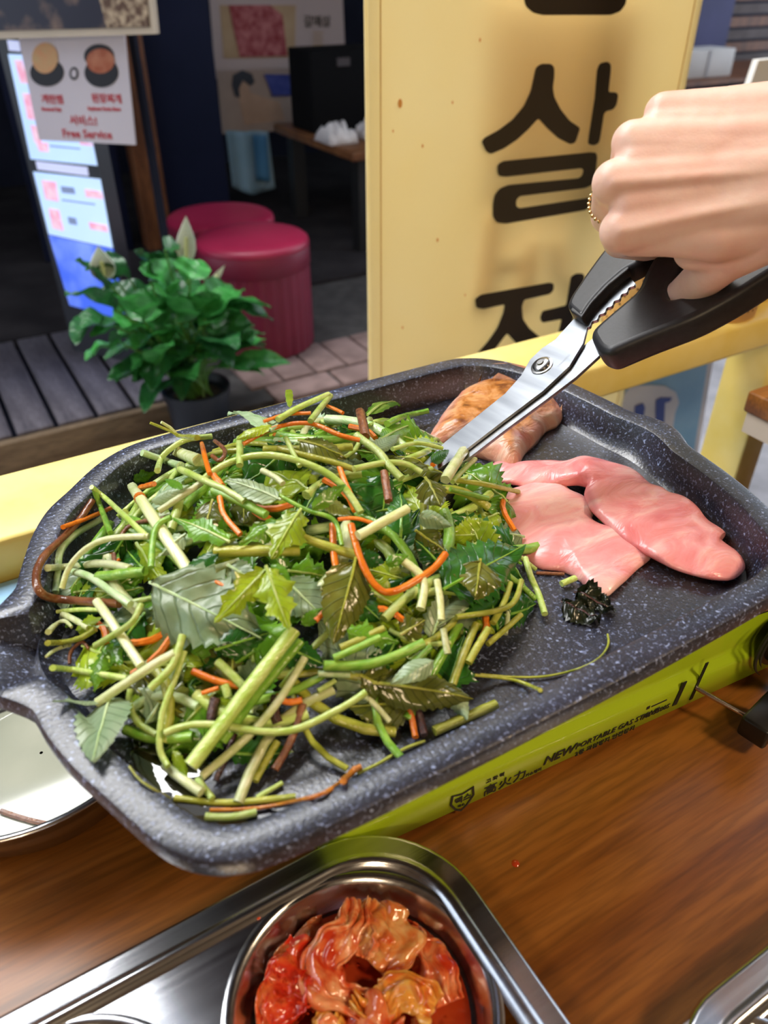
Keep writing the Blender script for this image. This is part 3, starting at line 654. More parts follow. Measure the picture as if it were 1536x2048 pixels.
stem([(404, 889), (411, 920), (420, 951)], 10, 'carrot', .011, 'short upright carrot shred at the back left of the heap'); stem([(440, 998), (448, 1034), (481, 1073)], 12, 'carrot', .007, 'carrot shred curving beside the thick ribbed stem')
stem([(428, 956), (445, 978)], 15, 'carrot', .008); stem([(400, 1150), (456, 1178)], 8, 'carrot', .010, 'thin carrot shred on the big pale leaf'); stem([(282, 979), (309, 972)], 12, 'carrot', .008)
stem([(480, 881), (480, 936)], 14, 'lime', .012, 'upright pale stem at the back middle of the heap'); stem([(572, 880), (600, 936)], 11, 'lime', .012)
stem([(430, 885), (452, 905), (440, 925), (425, 915)], 9, 'bracken', .010); stem([(524, 945), (550, 958), (566, 972)], 13, 'pale', .010)
stem([(240, 1080), (258, 1055), (292, 1045), (330, 1040)], 9, 'bracken', .004); stem([(228, 1110), (232, 1135), (246, 1150)], 9, 'bracken', .004)
stem([(140, 1330), (142, 1305), (165, 1285), (178, 1300)], 7, 'bracken', .002, 'thin brown curl near the spout'); stem([(195, 1170), (240, 1120)], 7, 'carrot', .003)
stem([(1122, 1172), (1150, 1160)], 13, 'lime', .002, 'short lime stem sticking out under the flat slice'); stem([(1072, 1148), (1128, 1150)], 7, 'bracken', .001)

def leaf(bp, tp, w, cls, off=.006, roll=0.0, curl=.15, bend=.2, serr=.09, label=None, lobes=0, face=None, name='parsley_leaf', wave=.12, world=False):
    """serrated blade between base and tip with a raised midrib"""
    b = bp if world else hit(*bp, off); t = tp if world else hit(*tp, off)
    L = (t - b).length; mid = (b + t) / 2
    W_ = w if world else w * (mid - CAM).length * PXM
    e = .008; nx = -(top_z(mid.x + e, mid.y) - top_z(mid.x - e, mid.y)) / (2 * e); ny = -(top_z(mid.x, mid.y + e) - top_z(mid.x, mid.y - e)) / (2 * e)
    nrm = Vector((max(-1, min(1, nx)), max(-1, min(1, ny)), 1)).normalized()
    nrm = (nrm + (CAM - mid).normalized() * .5).normalized()
    if face: nrm = Vector(face).normalized()
    ax = (t - b).normalized(); sd = ax.cross(nrm).normalized(); nrm = sd.cross(ax)
    Rm = Matrix.Rotation(roll, 3, ax); sd = Rm @ sd; nrm = Rm @ nrm
    NU, NV = (22, 12) if W_ > .02 else (16, 8); mb = MB(); uv = []; seed = random.random() * 100; mid_pts = []
    for i in range(NU + 1):
        a = i / NU
        wv = math.sin(math.pi * min(1, a ** .72)) ** .75 * (1 - .25 * a)
        if lobes: wv *= 1 + .28 * math.cos(a * math.pi * 2 * lobes)
        c = b + ax * (L * a) + nrm * (bend * L * (4 * a * (1 - a)) * .25)
        mid_pts.append(c.copy())
        for j in range(NV + 1):
            s_ = j / NV * 2 - 1; se = 1.0
            if abs(s_) > .99: se = 1 + serr * (1 if i % 2 else -1) + serr * .6 * noise.noise(Vector((i * .9, seed, s_)))
            hw = W_ / 2 * wv * s_ * se
            zz = -curl * W_ * (s_ * s_) * wv + wave * W_ * (noise.noise(Vector((a * 2.6, s_ * 1.3, seed))) * (abs(s_) + .25) * 1.3 + .45 * noise.noise(Vector((a * 7, s_ * 3, seed + 9))))
            p = c + sd * hw + nrm * zz + ax * (abs(s_) * W_ * .10 * (1 - a))
            mb.v.append(p); uv.append((a * L / max(W_, .01), j / NV))
    for i in range(NU):
        for j in range(NV): q = i * (NV + 1) + j; mb.f.append([q, q + NV + 1, q + NV + 2, q + 1])
    if not world:
        for p in mb.v:
            zf = plate_z(p.x, p.y)
            if zf > 0 and p.z < zf + .0015: p.z = zf + .0015
    mb.uv = uv
    o = mb.build(name, LF[cls], smooth=True, angle=3.1)
    vm = LEAFVEIN.get(cls)
    if W_ > .012:
        k = [p + nrm * .0004 for p in mid_pts]; MB().tube([mb.v[i * (NV + 1) + NV // 2] + nrm * .0002 for i in range(0, NU + 1, 2)], [.0009 * (1 - .75 * i / (NU // 2)) for i in range(NU // 2 + 1)], 5).build('midrib', vm, o, smooth=True)
    return tag(o, label or f"{'small' if W_ < .015 else 'broad' if W_ > .024 else 'medium'} {LDEF[cls]}, {where(mid)}", 'leaf', GL)
LEAFVEIN = {'under': ST['mint'], 'mint': ST['mint'], 'dark': ST['green'], 'bright': ST['lime'], 'yellow': ST['lime'], 'olive': ST['olive'], 'char': ST['purple']}
LDEF = {'under': 'grey-green leaf underside', 'mint': 'pale minty leaf', 'dark': 'dark green toothed leaf', 'bright': 'bright green toothed leaf', 'yellow': 'yellow-green leaf', 'olive': 'oily olive leaf', 'char': 'charred leaf'}
leaf((300, 1165), (520, 1275), 185, 'under', .014, .1, .12, .15, .10, 'big pale grey-green leaf spread at the left front of the heap', wave=.16)
leaf((430, 1300), (540, 1265), 60, 'dark', .010, .2, label='dark leaf edge showing below the big pale leaf')
leaf((535, 1135), (428, 1246), 62, 'yellow', .022, -.2, .1, .2, .14, 'yellow-green leaflet lying on the big pale leaf', lobes=3)
leaf((532, 1132), (578, 1260), 74, 'yellow', .024, .15, .12, .25, .14, 'hanging yellow-green leaflet at the centre of the heap', lobes=3)
leaf((530, 1135), (585, 1170), 50, 'bright', .022, .3)
leaf((885, 1180), (1046, 1092), 135, 'dark', .013, .1, .14, .15, .13, 'large dark toothed leaf at the right of the heap next to the pork')
leaf((960, 1120), (950, 1195), 110, 'olive', .016, .15, .1, .12, .06, 'oily brownish patch of leaf on the large dark toothed leaf')
leaf((712, 1115), (664, 1290), 112, 'olive', .014, -.25, .15, .15, .06, 'broad olive leaf with pale rolled edge left of the carrot loop')
leaf((745, 1365), (945, 1398), 90, 'olive', .010, -.1, .2, .3, .08, 'broad olive leaf hanging over the front of the heap')
leaf((870, 1320), (780, 1368), 50, 'mint', .018, .2, .3, .3, .03, 'folded pale leaf corner at the front right of the heap')
leaf((900, 1375), (935, 1440), 42, 'mint', .006, .4, .3, .2, .08)
leaf((222, 1392), (186, 1522), 110, 'mint', .007, .05, .05, .06, .06, 'pale leaf stuck flat over the front left rim of the griddle', wave=.05, face=(-.1, .35, 1))
leaf((215, 1405), (105, 1404), 32, 'mint', .006, .0, .1, .1, .05, face=(-.1, .35, 1))
leaf((545, 862), (455, 832), 66, 'mint', .022, .5, .1, .2, .04, 'pale leaf standing up at the back of the heap beside the rim')
leaf((545, 850), (470, 880), 30, 'yellow', .022, .1)
leaf((602, 1018), (542, 1118), 78, 'yellow', .016, .1, .15, .2, .12, 'yellow-green leaf above the thick straight stalk', lobes=2)
leaf((560, 1040), (478, 1092), 46, 'bright', .014, 0, lobes=2)
leaf((562, 1000), (452, 962), 56, 'under', .014, .1, .15, .2, .05, 'pale leaf with long stalk at the upper middle of the heap')
leaf((460, 1085), (345, 1035), 50, 'bright', .014, .1, .15, .2, .13, lobes=2)
leaf((425, 1000), (410, 1075), 66, 'olive', .010, .1); leaf((440, 1105), (362, 1150), 36, 'dark', .012, .1)
leaf((372, 1068), (322, 1110), 46, 'under', .011, .1); leaf((622, 1020), (692, 968), 34, 'bright', .020, .3, .1, .25, label='bright green leaf tip catching light in the upper middle')
leaf((640, 995), (705, 1035), 40, 'olive', .012, 0); leaf((596, 880), (692, 915), 62, 'olive', .012, 0, label='brownish leaf under the wide carrot strip')
leaf((850, 955), (882, 1015), 70, 'olive', .014, .1, label='oily leaf with bubbles beside the scissor tip'); leaf((835, 1030), (905, 1052), 42, 'mint', .016, .4, .35, .3, .03, 'cupped pale leaf below the scissor tip')
leaf((800, 1075), (800, 985), 64, 'dark', .012, .2); leaf((830, 1060), (890, 1105), 80, 'olive', .010, 0)
leaf((862, 925), (898, 900), 26, 'dark', .016, .3, label='small dark leaf stuck on the scissor blade'); leaf((715, 1112), (770, 1125), 44, 'dark', .013, .1); leaf((770, 1128), (818, 1110), 28, 'bright', .016, .2)
leaf((735, 830), (800, 812), 34, 'bright', .008, .1, label='bright leaf at the back right edge of the heap'); leaf((760, 880), (825, 850), 40, 'bright', .007, .2); leaf((745, 900), (800, 870), 36, 'mint', .007, 0)
leaf((565, 1155), (652, 1240), 92, 'under', .008, .1, .12, .12, .08, 'grey-green veined leaf right of the hanging leaflet'); leaf((455, 1130), (510, 1165), 60, 'under', .010, 0)
leaf((560, 1290), (650, 1330), 66, 'dark', .006, 0); leaf((600, 1250), (655, 1215), 30, 'bright', .010, .1)
leaf((205, 1300), (190, 1385), 44, 'bright', .008, .1, .15, .2, .2, 'feathery bright green sprig at the lower left', lobes=3); leaf((215, 1290), (245, 1330), 36, 'bright', .008, .2, lobes=2)
leaf((150, 1260), (205, 1235), 34, 'yellow', .006, .1, lobes=2); leaf((265, 960), (312, 945), 26, 'bright', .006, .1, lobes=2, label='small bright leaf at the back left corner of the heap')
leaf((580, 815), (578, 785), 16, 'yellow', .022, .2, label='tiny upright leaf tip at the very back of the heap'); leaf((365, 978), (330, 958), 20, 'bright', .012, .1)
leaf((300, 1005), (380, 970), 32, 'mint', .011, .2, .3); leaf((1195, 1040), (1250, 1030), 22, 'bright', .004, .2, label='small green sprig caught between the raw slices')
leaf((1190, 1015), (1215, 1040), 16, 'mint', .004, .2); leaf((1150, 1185), (1228, 1222), 70, 'char', .004, .2, .3, .5, .12, 'charred black leaf below the flat slice of pork', wave=.5); leaf((1122, 1205), (1200, 1245), 70, 'char', .003, -.2, .3, .5, .12, 'second charred leaf in front of the first', wave=.5)
leaf((690, 1260), (800, 1285), 50, 'bright', .014, 0, .2, .2, .2, 'frilly bright leaf over the green bundle', lobes=3); leaf((800, 1270), (850, 1240), 60, 'olive', .014, .1, lobes=2); leaf((720, 1350), (790, 1385), 70, 'olive', .008, .1, lobes=2)
leaf((690, 1180), (760, 1240), 80, 'dark', .006, 0); leaf((880, 1130), (830, 1080), 50, 'dark', .008, 0); leaf((930, 1230), (990, 1200), 40, 'dark', .005, 0)
leaf((345, 1500), (375, 1560), 26, 'yellow', .006, .3, label='wilted yellow leaf on the stem in the oil')
# what fills the heap below: random pieces following the mound
rnd = random.Random(11)
def mpoint(depth):
    while True:
        x = rnd.uniform(0, .29); y = rnd.uniform(.195, .46); h = mound(x, y)
        if h > .006: return Vector((x, y, ZF + max(.003, h * depth)))
for k in range(110):
    c = mpoint(rnd.uniform(.35, .93)); a = rnd.uniform(0, 6.28); L = rnd.uniform(.03, .075); cv = rnd.uniform(-.5, .5)
    pts = []
    for i in range(6):
        t = i / 5 - .5; aa = a + cv * t * 2; x = c.x + math.cos(aa) * L * t; y = c.y + math.sin(aa) * L * t
        zz = min(ZF + mound(x, y) * 1.0, c.z + .01) if mound(x, y) > 0 else ZF
        pts.append(Vector((x, y, max(zz, plate_z(x, y)) + .003)))
    if min(inset_of(p.x, p.y) for p in pts) < .026: continue
    cls = rnd.choice(['lime', 'lime', 'lime', 'pale', 'green', 'green', 'olive', 'mint']); r = rnd.uniform(.0014, .0036)
    o = MB().tube(smooth_pts(pts, 2), r, 7, .9).build(DEF[cls][0], ST[cls], smooth=True, angle=1.0)
    tag(o, f'{size_word(pts)} {ADJ[cls]}, {where(pts[3])}', 'stem', GS)
for k in range(200):
    c = mpoint(rnd.uniform(.5, 1.04)); a = rnd.uniform(0, 6.28); L = rnd.uniform(.022, .050)
    d = Vector((math.cos(a), math.sin(a), 0)) * L; q = c + d
    if mound(q.x, q.y) <= 0: q = c - d
    q.z = max(plate_z(q.x, q.y), ZF) + max(.003, mound(q.x, q.y) * rnd.uniform(.7, 1.03)); c.z += .002
    cls = rnd.choice(['dark', 'dark', 'bright', 'bright', 'bright', 'yellow', 'yellow', 'olive', 'under', 'mint'])
    leaf(c, q, L * rnd.uniform(.5, .95), cls, roll=rnd.uniform(-.6, .6), curl=rnd.uniform(.05, .3), bend=rnd.uniform(0, .4), serr=.12, lobes=rnd.choice((0, 0, 2, 3)), world=True)
for k in range(14):
    c = mpoint(rnd.uniform(.6, .98)); a = rnd.uniform(0, 6.28); L = rnd.uniform(.012, .03)
    pts = [c + Vector((math.cos(a + .5 * t), math.sin(a + .5 * t), 0)) * L * t for t in (-.5, -.2, .1, .5)]
    for p in pts: p.z = ZF + max(.004, mound(p.x, p.y)) + .002
    tag(MB().tube(pts, .0018, 6).build('carrot_shred', ST['carrot'], smooth=True), f'{size_word(pts)} {ADJ["carrot"]}, {where(pts[2])}', 'carrot', GC)

# ------------------------------------------------------------------ pork
def meat_mat(name, c1, c2, c3, scale, stretch, sear=False):
    m = D.materials.new(name); m.use_nodes = True; N = m.node_tree.nodes; L = m.node_tree.links; b = N['Principled BSDF']
    tc = N.new('ShaderNodeTexCoord'); mp = N.new('ShaderNodeMapping'); mp.inputs['Scale'].default_value = stretch; mp.inputs['Rotation'].default_value = (0, 0, .55); L.new(tc.outputs['Object'], mp.inputs['Vector'])
    nz = N.new('ShaderNodeTexNoise'); nz.inputs['Scale'].default_value = scale; nz.inputs['Detail'].default_value = 5; nz.inputs['Distortion'].default_value = .8; L.new(mp.outputs[0], nz.inputs['Vector'])
    cr = N.new('ShaderNodeValToRGB'); e = cr.color_ramp.elements; e[0].position = .28; e[0].color = (*c1, 1); e[1].position = .78; e[1].color = (*c3, 1); k = e.new(.52); k.color = (*c2, 1)
    L.new(nz.outputs['Fac'], cr.inputs['Fac']); col = cr.outputs[0]
    if sear:
        n2 = N.new('ShaderNodeTexNoise'); n2.inputs['Scale'].default_value = 75; n2.inputs['Detail'].default_value = 6; n2.inputs['Distortion'].default_value = .5; L.new(tc.outputs['Object'], n2.inputs['Vector'])
        sx = N.new('ShaderNodeSeparateXYZ'); ge = N.new('ShaderNodeNewGeometry'); L.new(ge.outputs['Normal'], sx.inputs[0])
        mu = N.new('ShaderNodeMapRange'); mu.inputs['From Min'].default_value = .72; mu.inputs['From Max'].default_value = .97; L.new(sx.outputs['Z'], mu.inputs['Value'])
        c2r = N.new('ShaderNodeValToRGB'); f = c2r.color_ramp.elements; f[0].position = .36; f[0].color = (.20, .05, .006, 1); f[1].position = .62; f[1].color = (.72, .33, .12, 1); h = f.new(.48); h.color = (.5, .17, .03, 1)
        L.new(n2.outputs['Fac'], c2r.inputs['Fac'])
        sp = N.new('ShaderNodeSeparateXYZ'); L.new(tc.outputs['Generated'], sp.inputs[0])
        mx = N.new('ShaderNodeMix'); mx.data_type = 'RGBA'; L.new(mu.outputs[0], mx.inputs['Factor']); L.new(col, mx.inputs['A']); L.new(c2r.outputs[0], mx.inputs['B']); col = mx.outputs['Result']
    L.new(col, b.inputs['Base Color']); b.inputs['Roughness'].default_value = .27; b.inputs['Specular IOR Level'].default_value = .55
    b.inputs['Subsurface Weight'].default_value = .25; b.inputs['Subsurface Radius'].default_value = (.005, .002, .0015); b.inputs['Subsurface Scale'].default_value = 1
    bp = N.new('ShaderNodeBump'); bp.inputs['Strength'].default_value = .9; bp.inputs['Distance'].default_value = .003; L.new(nz.outputs['Fac'], bp.inputs['Height']); L.new(bp.outputs[0], b.inputs['Normal'])
    return m
m_raw = meat_mat('raw_pork', (.68, .20, .21), (.80, .35, .35), (.90, .64, .58), 22, (1, 2.6, 1))
m_raw2 = meat_mat('raw_pork_folded', (.66, .17, .18), (.78, .31, .31), (.88, .58, .54), 28, (1.2, 2.2, 1))
m_sear = meat_mat('seared_pork', (.66, .24, .18), (.78, .42, .30), (.85, .62, .48), 45, (1, 2, 1), True)
def slab(name, pxs, thick, m, center, topfn, label, edge=3.2, rings=14):
    out = cr_spline([P(x, y, ZF + thick * .45) for x, y in pxs] + [P(*pxs[0], ZF + thick * .45)], 96)[:-1]
    c = P(*center, ZF + thick * .45); mb = MB(); n = len(out)
    def z_at(p, s_): return ZF + .0008 + thick * (.14 + .86 * (1 - s_ ** edge) ** .5) + topfn(p, s_)
    for r in range(rings + 1):
        s_ = math.sin((r / rings) * math.pi / 2) if r else 0
        if r == 0: mb.v.append(Vector((c.x, c.y, z_at(c, 0)))); continue
        for p in out:
            q = c.lerp(p, s_); q.z = z_at(q, s_); mb.v.append(q)
    for p in out: q = c.lerp(p, .985); q.z = max(ZF + .0006, plate_z(q.x, q.y)); mb.v.append(q)
    R_ = rings + 1
    for k in range(n): mb.f.append([0, 1 + k, 1 + (k + 1) % n])
    for r in range(R_ - 1):
        for k in range(n): a = 1 + r * n; mb.f.append([a + k, a + n + k, a + n + (k + 1) % n, a + (k + 1) % n])
    mb.f.append([1 + (R_ - 1) * n + k for k in range(n)])
    return tag(mb.build(name, m, smooth=True, angle=2.5), label, 'pork', 'pork slices on the griddle')
nf = lambda p, s, k, z: noise.noise(Vector((p.x * s, p.y * s, z))) * k
slab('pork_slice', [(848, 886), (868, 850), (893, 815), (925, 782), (965, 762), (1008, 757), (1062, 768), (1100, 788), (1126, 818), (1118, 835), (1096, 845), (1078, 868), (1052, 892), (1036, 922), (1015, 924), (985, 905), (945, 893), (905, 890), (872, 893)],
     .021, m_sear, (985, 838), lambda p, s: nf(p, 55, .0022, 1) + nf(p, 140, .0009, 4), 'thick pork piece seared brown on top behind the scissors')
slab('pork_slice', [(920, 1010), (940, 1002), (975, 1002), (1010, 985), (1045, 968), (1085, 955), (1120, 955), (1140, 975), (1170, 990), (1192, 1012), (1185, 1035), (1210, 1055), (1250, 1072), (1298, 1095), (1302, 1112), (1275, 1135), (1245, 1165), (1215, 1188), (1185, 1180), (1160, 1155), (1130, 1138), (1080, 1130), (1035, 1105), (1000, 1075), (960, 1045), (930, 1030)],
     .0085, m_raw, (1105, 1060), lambda p, s: nf(p, 40, .003, 2) + nf(p, 90, .0012, 7), 'flat pink raw pork slice with pale fat nearest the greens', edge=5)
def fold(name, spine, m, label, wav=.003):
    pts = cr_spline([(x, y, 0) for x, y, *_ in spine], 44); ws = cr_spline([(w, h, l) for _, _, w, h, l in spine], 44)
    ce = [P(p.x, p.y, ZF + w.z) for p, w in zip(pts, ws)]; mb = MB(); NS = 14; nn = len(ce)
    for i, c in enumerate(ce):
        t = (ce[min(i + 1, nn - 1)] - ce[max(i - 1, 0)]); t.z = 0; t.normalize(); s_ = Vector((t.y, -t.x, 0)); d = (c - CAM).length; hw = ws[i].x * d * PXM / 2
        for k in range(NS):
            a = 2 * math.pi * k / NS; ca, sa = math.cos(a), math.sin(a); ex = .75
            x = hw * math.copysign(abs(ca) ** ex, ca); z = ws[i].y * math.copysign(abs(sa) ** ex, sa)
            p = c + s_ * x + Vector((0, 0, z)); p += Vector((0, 0, 1)) * (nf(p, 60, wav, 9) + nf(p, 130, wav * .5, 2)) * (1 if sa > -.2 else .2); p += s_ * nf(p, 70, .002, 5)
            p.z = max(p.z, ZF + .0008); mb.v.append(p)
    for i in range(nn - 1):
        for k in range(NS): mb.f.append([i * NS + k, i * NS + (k + 1) % NS, (i + 1) * NS + (k + 1) % NS, (i + 1) * NS + k])
    mb.f.append(list(range(NS))[::-1]); mb.f.append([(nn - 1) * NS + k for k in range(NS)])
    return tag(mb.build(name, m, smooth=True, angle=2.5, sub=1), label, 'pork', 'pork slices on the griddle')
fold('pork_slice', [(958, 950, 16, .002, .003), (1000, 946, 66, .0035, .005), (1060, 947, 84, .004, .006), (1120, 946, 84, .005, .007), (1172, 942, 84, .008, .011), (1212, 955, 110, .008, .011), (1240, 985, 150, .007, .009), (1268, 1010, 176, .008, .010), (1310, 1040, 190, .007, .009), (1350, 1068, 190, .0065, .008), (1395, 1092, 178, .0055, .007), (1435, 1112, 145, .005, .006), (1478, 1116, 60, .003, .004)], m_raw2, 'long raw pork slice lying in folds along the right of the griddle', wav=.0045)
cb = MB()
for (px, py, r) in ((1276, 879, .0042), (1288, 886, .0036), (1281, 888, .003)):
    c = P(px, py, ZF + .004); bm = bmesh.new(); bmesh.ops.create_icosphere(bm, subdivisions=2, radius=r)
    b0 = len(cb.v)
    for v in bm.verts: v.co *= 1 + .35 * noise.noise(v.co * 260 + Vector((px, 0, 0))); cb.v.append(v.co + c)
    for f_ in bm.faces: cb.f.append([b0 + v.index for v in f_.verts])
    bm.free()
tag(cb.build('meat_crumb', mat('cooked_crumb', (.18, .09, .055), (.34, .2, .14), scale=200, rough=.4), smooth=True, angle=3), 'small browned meat crumb by the right inner wall', 'meat crumb')
# oil pooled in the low front left corner
m_oil = mat('cooking_oil', (.03, .028, .012), (.045, .04, .02), scale=20, rough=.03, spec=1.0, coat=1.0)
def puddle(pxs, z, label):
    out = cr_spline([P(x, y, z) for x, y in pxs] + [P(*pxs[0], z)], len(pxs) * 5)[:-1]
    out = [p + Vector((noise.noise(p * 150), noise.noise(p * 150 + Vector((9, 9, 9))), 0)) * .0018 for p in out]
    c = sum(out, Vector()) / len(out); mb = MB(); n = len(out)
    mb.v.append(c + Vector((0, 0, .0006)))
    for t, h in ((.5, .0006), (.9, .0005), (1, -.0004)): mb.v += [c.lerp(p, t) + Vector((0, 0, h)) for p in out]
    for k in range(n): mb.f.append([0, 1 + k, 1 + (k + 1) % n])
    for r in range(2):
        for k in range(n): a = 1 + r * n; mb.f.append([a + k, a + n + k, a + n + (k + 1) % n, a + (k + 1) % n])
    return tag(mb.build('oil_puddle', m_oil, smooth=True, angle=3), label, 'oil', 'oil puddles on the griddle')
puddle([(270, 1545), (265, 1500), (300, 1490), (345, 1500), (390, 1500), (420, 1540), (400, 1580), (470, 1620), (500, 1650), (430, 1650), (360, 1620), (310, 1590)], ZF + .001, 'main oil puddle in the front left corner of the griddle')
puddle([(335, 1480), (370, 1470), (400, 1478), (395, 1500), (365, 1512), (345, 1500)], ZF + .0012, 'small oil puddle between the front stems')
puddle([(270, 1395), (310, 1392), (330, 1400), (300, 1412), (275, 1412)], ZF + .0012, 'thin oil streak left of the thin front stem')
puddle([(295, 1425), (315, 1420), (320, 1440), (300, 1450)], ZF + .0012, 'oil drop beside the curved front stem')
puddle([(255, 1450), (275, 1440), (290, 1470), (270, 1500), (258, 1480)], ZF + .0012, 'oil drop beside the leaf on the rim')
# ================================================================== SCISSORS AND HAND
m_steel = mat('scissor_steel', (.27, .29, .32), (.38, .40, .43), scale=3, stretch=(40, 3, 3), rough=.26, metal=1.0, rough2=.38)
m_grip = mat('black_grip', (.014, .014, .016), (.02, .02, .023), scale=300, rough=.42, bump=.15, bscale=900, bdist=.0003)
TA, TB, TC = P(785, 990, .846), PD(1085, 735, .505), PD(1420, 640, .485)
SN = (TB - TA).cross(TC - TA).normalized()
if SN.dot(CAM - TB) < 0: SN = -SN
sx_ = (TC - TB).normalized(); SFM = frame(TB, sx_, SN.cross(sx_)); SFI = SFM.inverted()
if (SFM.to_3x3() @ Vector((0, 0, 1))).dot(SN) < 0: SN = -SN
def flat(pxs, off=0.0): return [(SFI @ PP(x, y, TB + SN * off, SN)).xy for x, y in pxs]
sc = empty('kitchen_scissors', TA, 'open kitchen scissors with black handles cutting into the greens', 'scissors')
def place(off): return SFM @ Matrix.Translation((0, 0, off))
wavy = []
for k in range(49):
    t = k / 48; q_ = 1.5 * math.sin(t * 2 * math.pi * 6.5); wavy.append((1272 - 96 * t + q_, 570 + 88 * t + q_))
bA = [(785, 992), (808, 966), (840, 938), (893, 886), (950, 840), (1012, 790), (1044, 754), (1062, 722), (1085, 700), (1112, 682), (1150, 640), (1172, 652), (1195, 622), (1225, 592), (1262, 558)] + wavy + [(1168, 690), (1140, 736), (1088, 785), (1003, 849), (930, 905), (850, 962)]
fill2d('blade', [flat(bA)], place(.0004), m_steel, sc, .0009, .0002)
bB = [(780, 1000), (838, 948), (893, 896), (950, 850), (1014, 800), (1060, 770), (1110, 740), (1150, 702), (1184, 674), (1198, 708), (1150, 752), (1092, 796), (1008, 858), (935, 914), (850, 970)]
fill2d('blade', [flat(bB)], place(-.0022), m_steel, sc, .0009, .0002)
up_out = [(1141, 630), (1150, 610), (1180, 566), (1212, 522), (1255, 474), (1330, 440), (1420, 440), (1480, 470), (1470, 512), (1400, 530), (1345, 517), (1312, 524), (1290, 545), (1262, 558), (1222, 592), (1192, 626), (1172, 658)]
up_hole = [(1272, 506), (1330, 474), (1405, 468), (1440, 486), (1390, 504), (1310, 506)]
def rounded(pxs, r, off=0): return [tuple(p) for p in round_poly([Vector((*q, 0)).xy for q in flat(pxs, off)], r, 4)]
fill2d('handle', [rounded(up_out, .006), rounded(up_hole, .006)], place(.002), m_grip, sc, .0035, .0035)
lo_out = [(1184, 682), (1222, 648), (1282, 598), (1292, 570), (1318, 522), (1400, 474), (1500, 410), (1640, 345), (1725, 375), (1745, 430), (1700, 482), (1620, 522), (1536, 574), (1480, 610), (1400, 654), (1300, 692), (1226, 724), (1204, 716)]
lo_hole = [(1344, 616), (1348, 592), (1366, 556), (1374, 524), (1420, 500), (1500, 452), (1620, 398), (1665, 400), (1640, 432), (1545, 482), (1480, 540), (1420, 582), (1368, 612)]
fill2d('handle', [rounded(lo_out, .009), rounded(lo_hole, .008)], place(-.001), m_grip, sc, .0045, .0045)
fill2d('handle_ridge', [rounded([(1148, 640), (1186, 590), (1226, 560), (1262, 548), (1268, 556), (1226, 590), (1192, 626), (1172, 656)], .002)], place(.0055), m_grip, sc, .002, .001)
pv = SFI @ PP(1086, 735, TB, SN)
piv = MB(); piv.lathe([(.0001, .0042), (.002, .0042), (.0022, .0034), (.0045, .0034), (.0056, .0026), (.0056, .0014), (.0072, .0012), (.0074, 0)], 32)
piv.v = [SFM @ (v + Vector((pv.x, pv.y, .0010))) for v in piv.v]
piv.build('pivot_screw', mat('screw_steel', (.35, .34, .33), (.5, .5, .5), scale=60, rough=.25, metal=1), sc, smooth=True)
nut = MB().lathe([(.0001, -.0002), (.006, -.0002), (.006, -.0018), (.0001, -.0018)], 24); nut.v = [SFM @ (v + Vector((pv.x, pv.y, -.003))) for v in nut.v]; nut.build('pivot_nut', m_steel, sc)
q0 = flat([(1098, 722), (1128, 690)]); dx_ = (q0[1] - q0[0]).normalized()
Mt = SFM @ Matrix.Translation((q0[0].x, q0[0].y, .0014)) @ Matrix.Rotation(math.atan2(dx_.y, dx_.x), 4, 'Z') @ Matrix.Translation((-.003, -.0125, 0))
lettering('stamp', 'STAINLESS', .0024, Mt, mat('stamp_grey', (.25, .26, .28), rough=.5), sc, .0001)

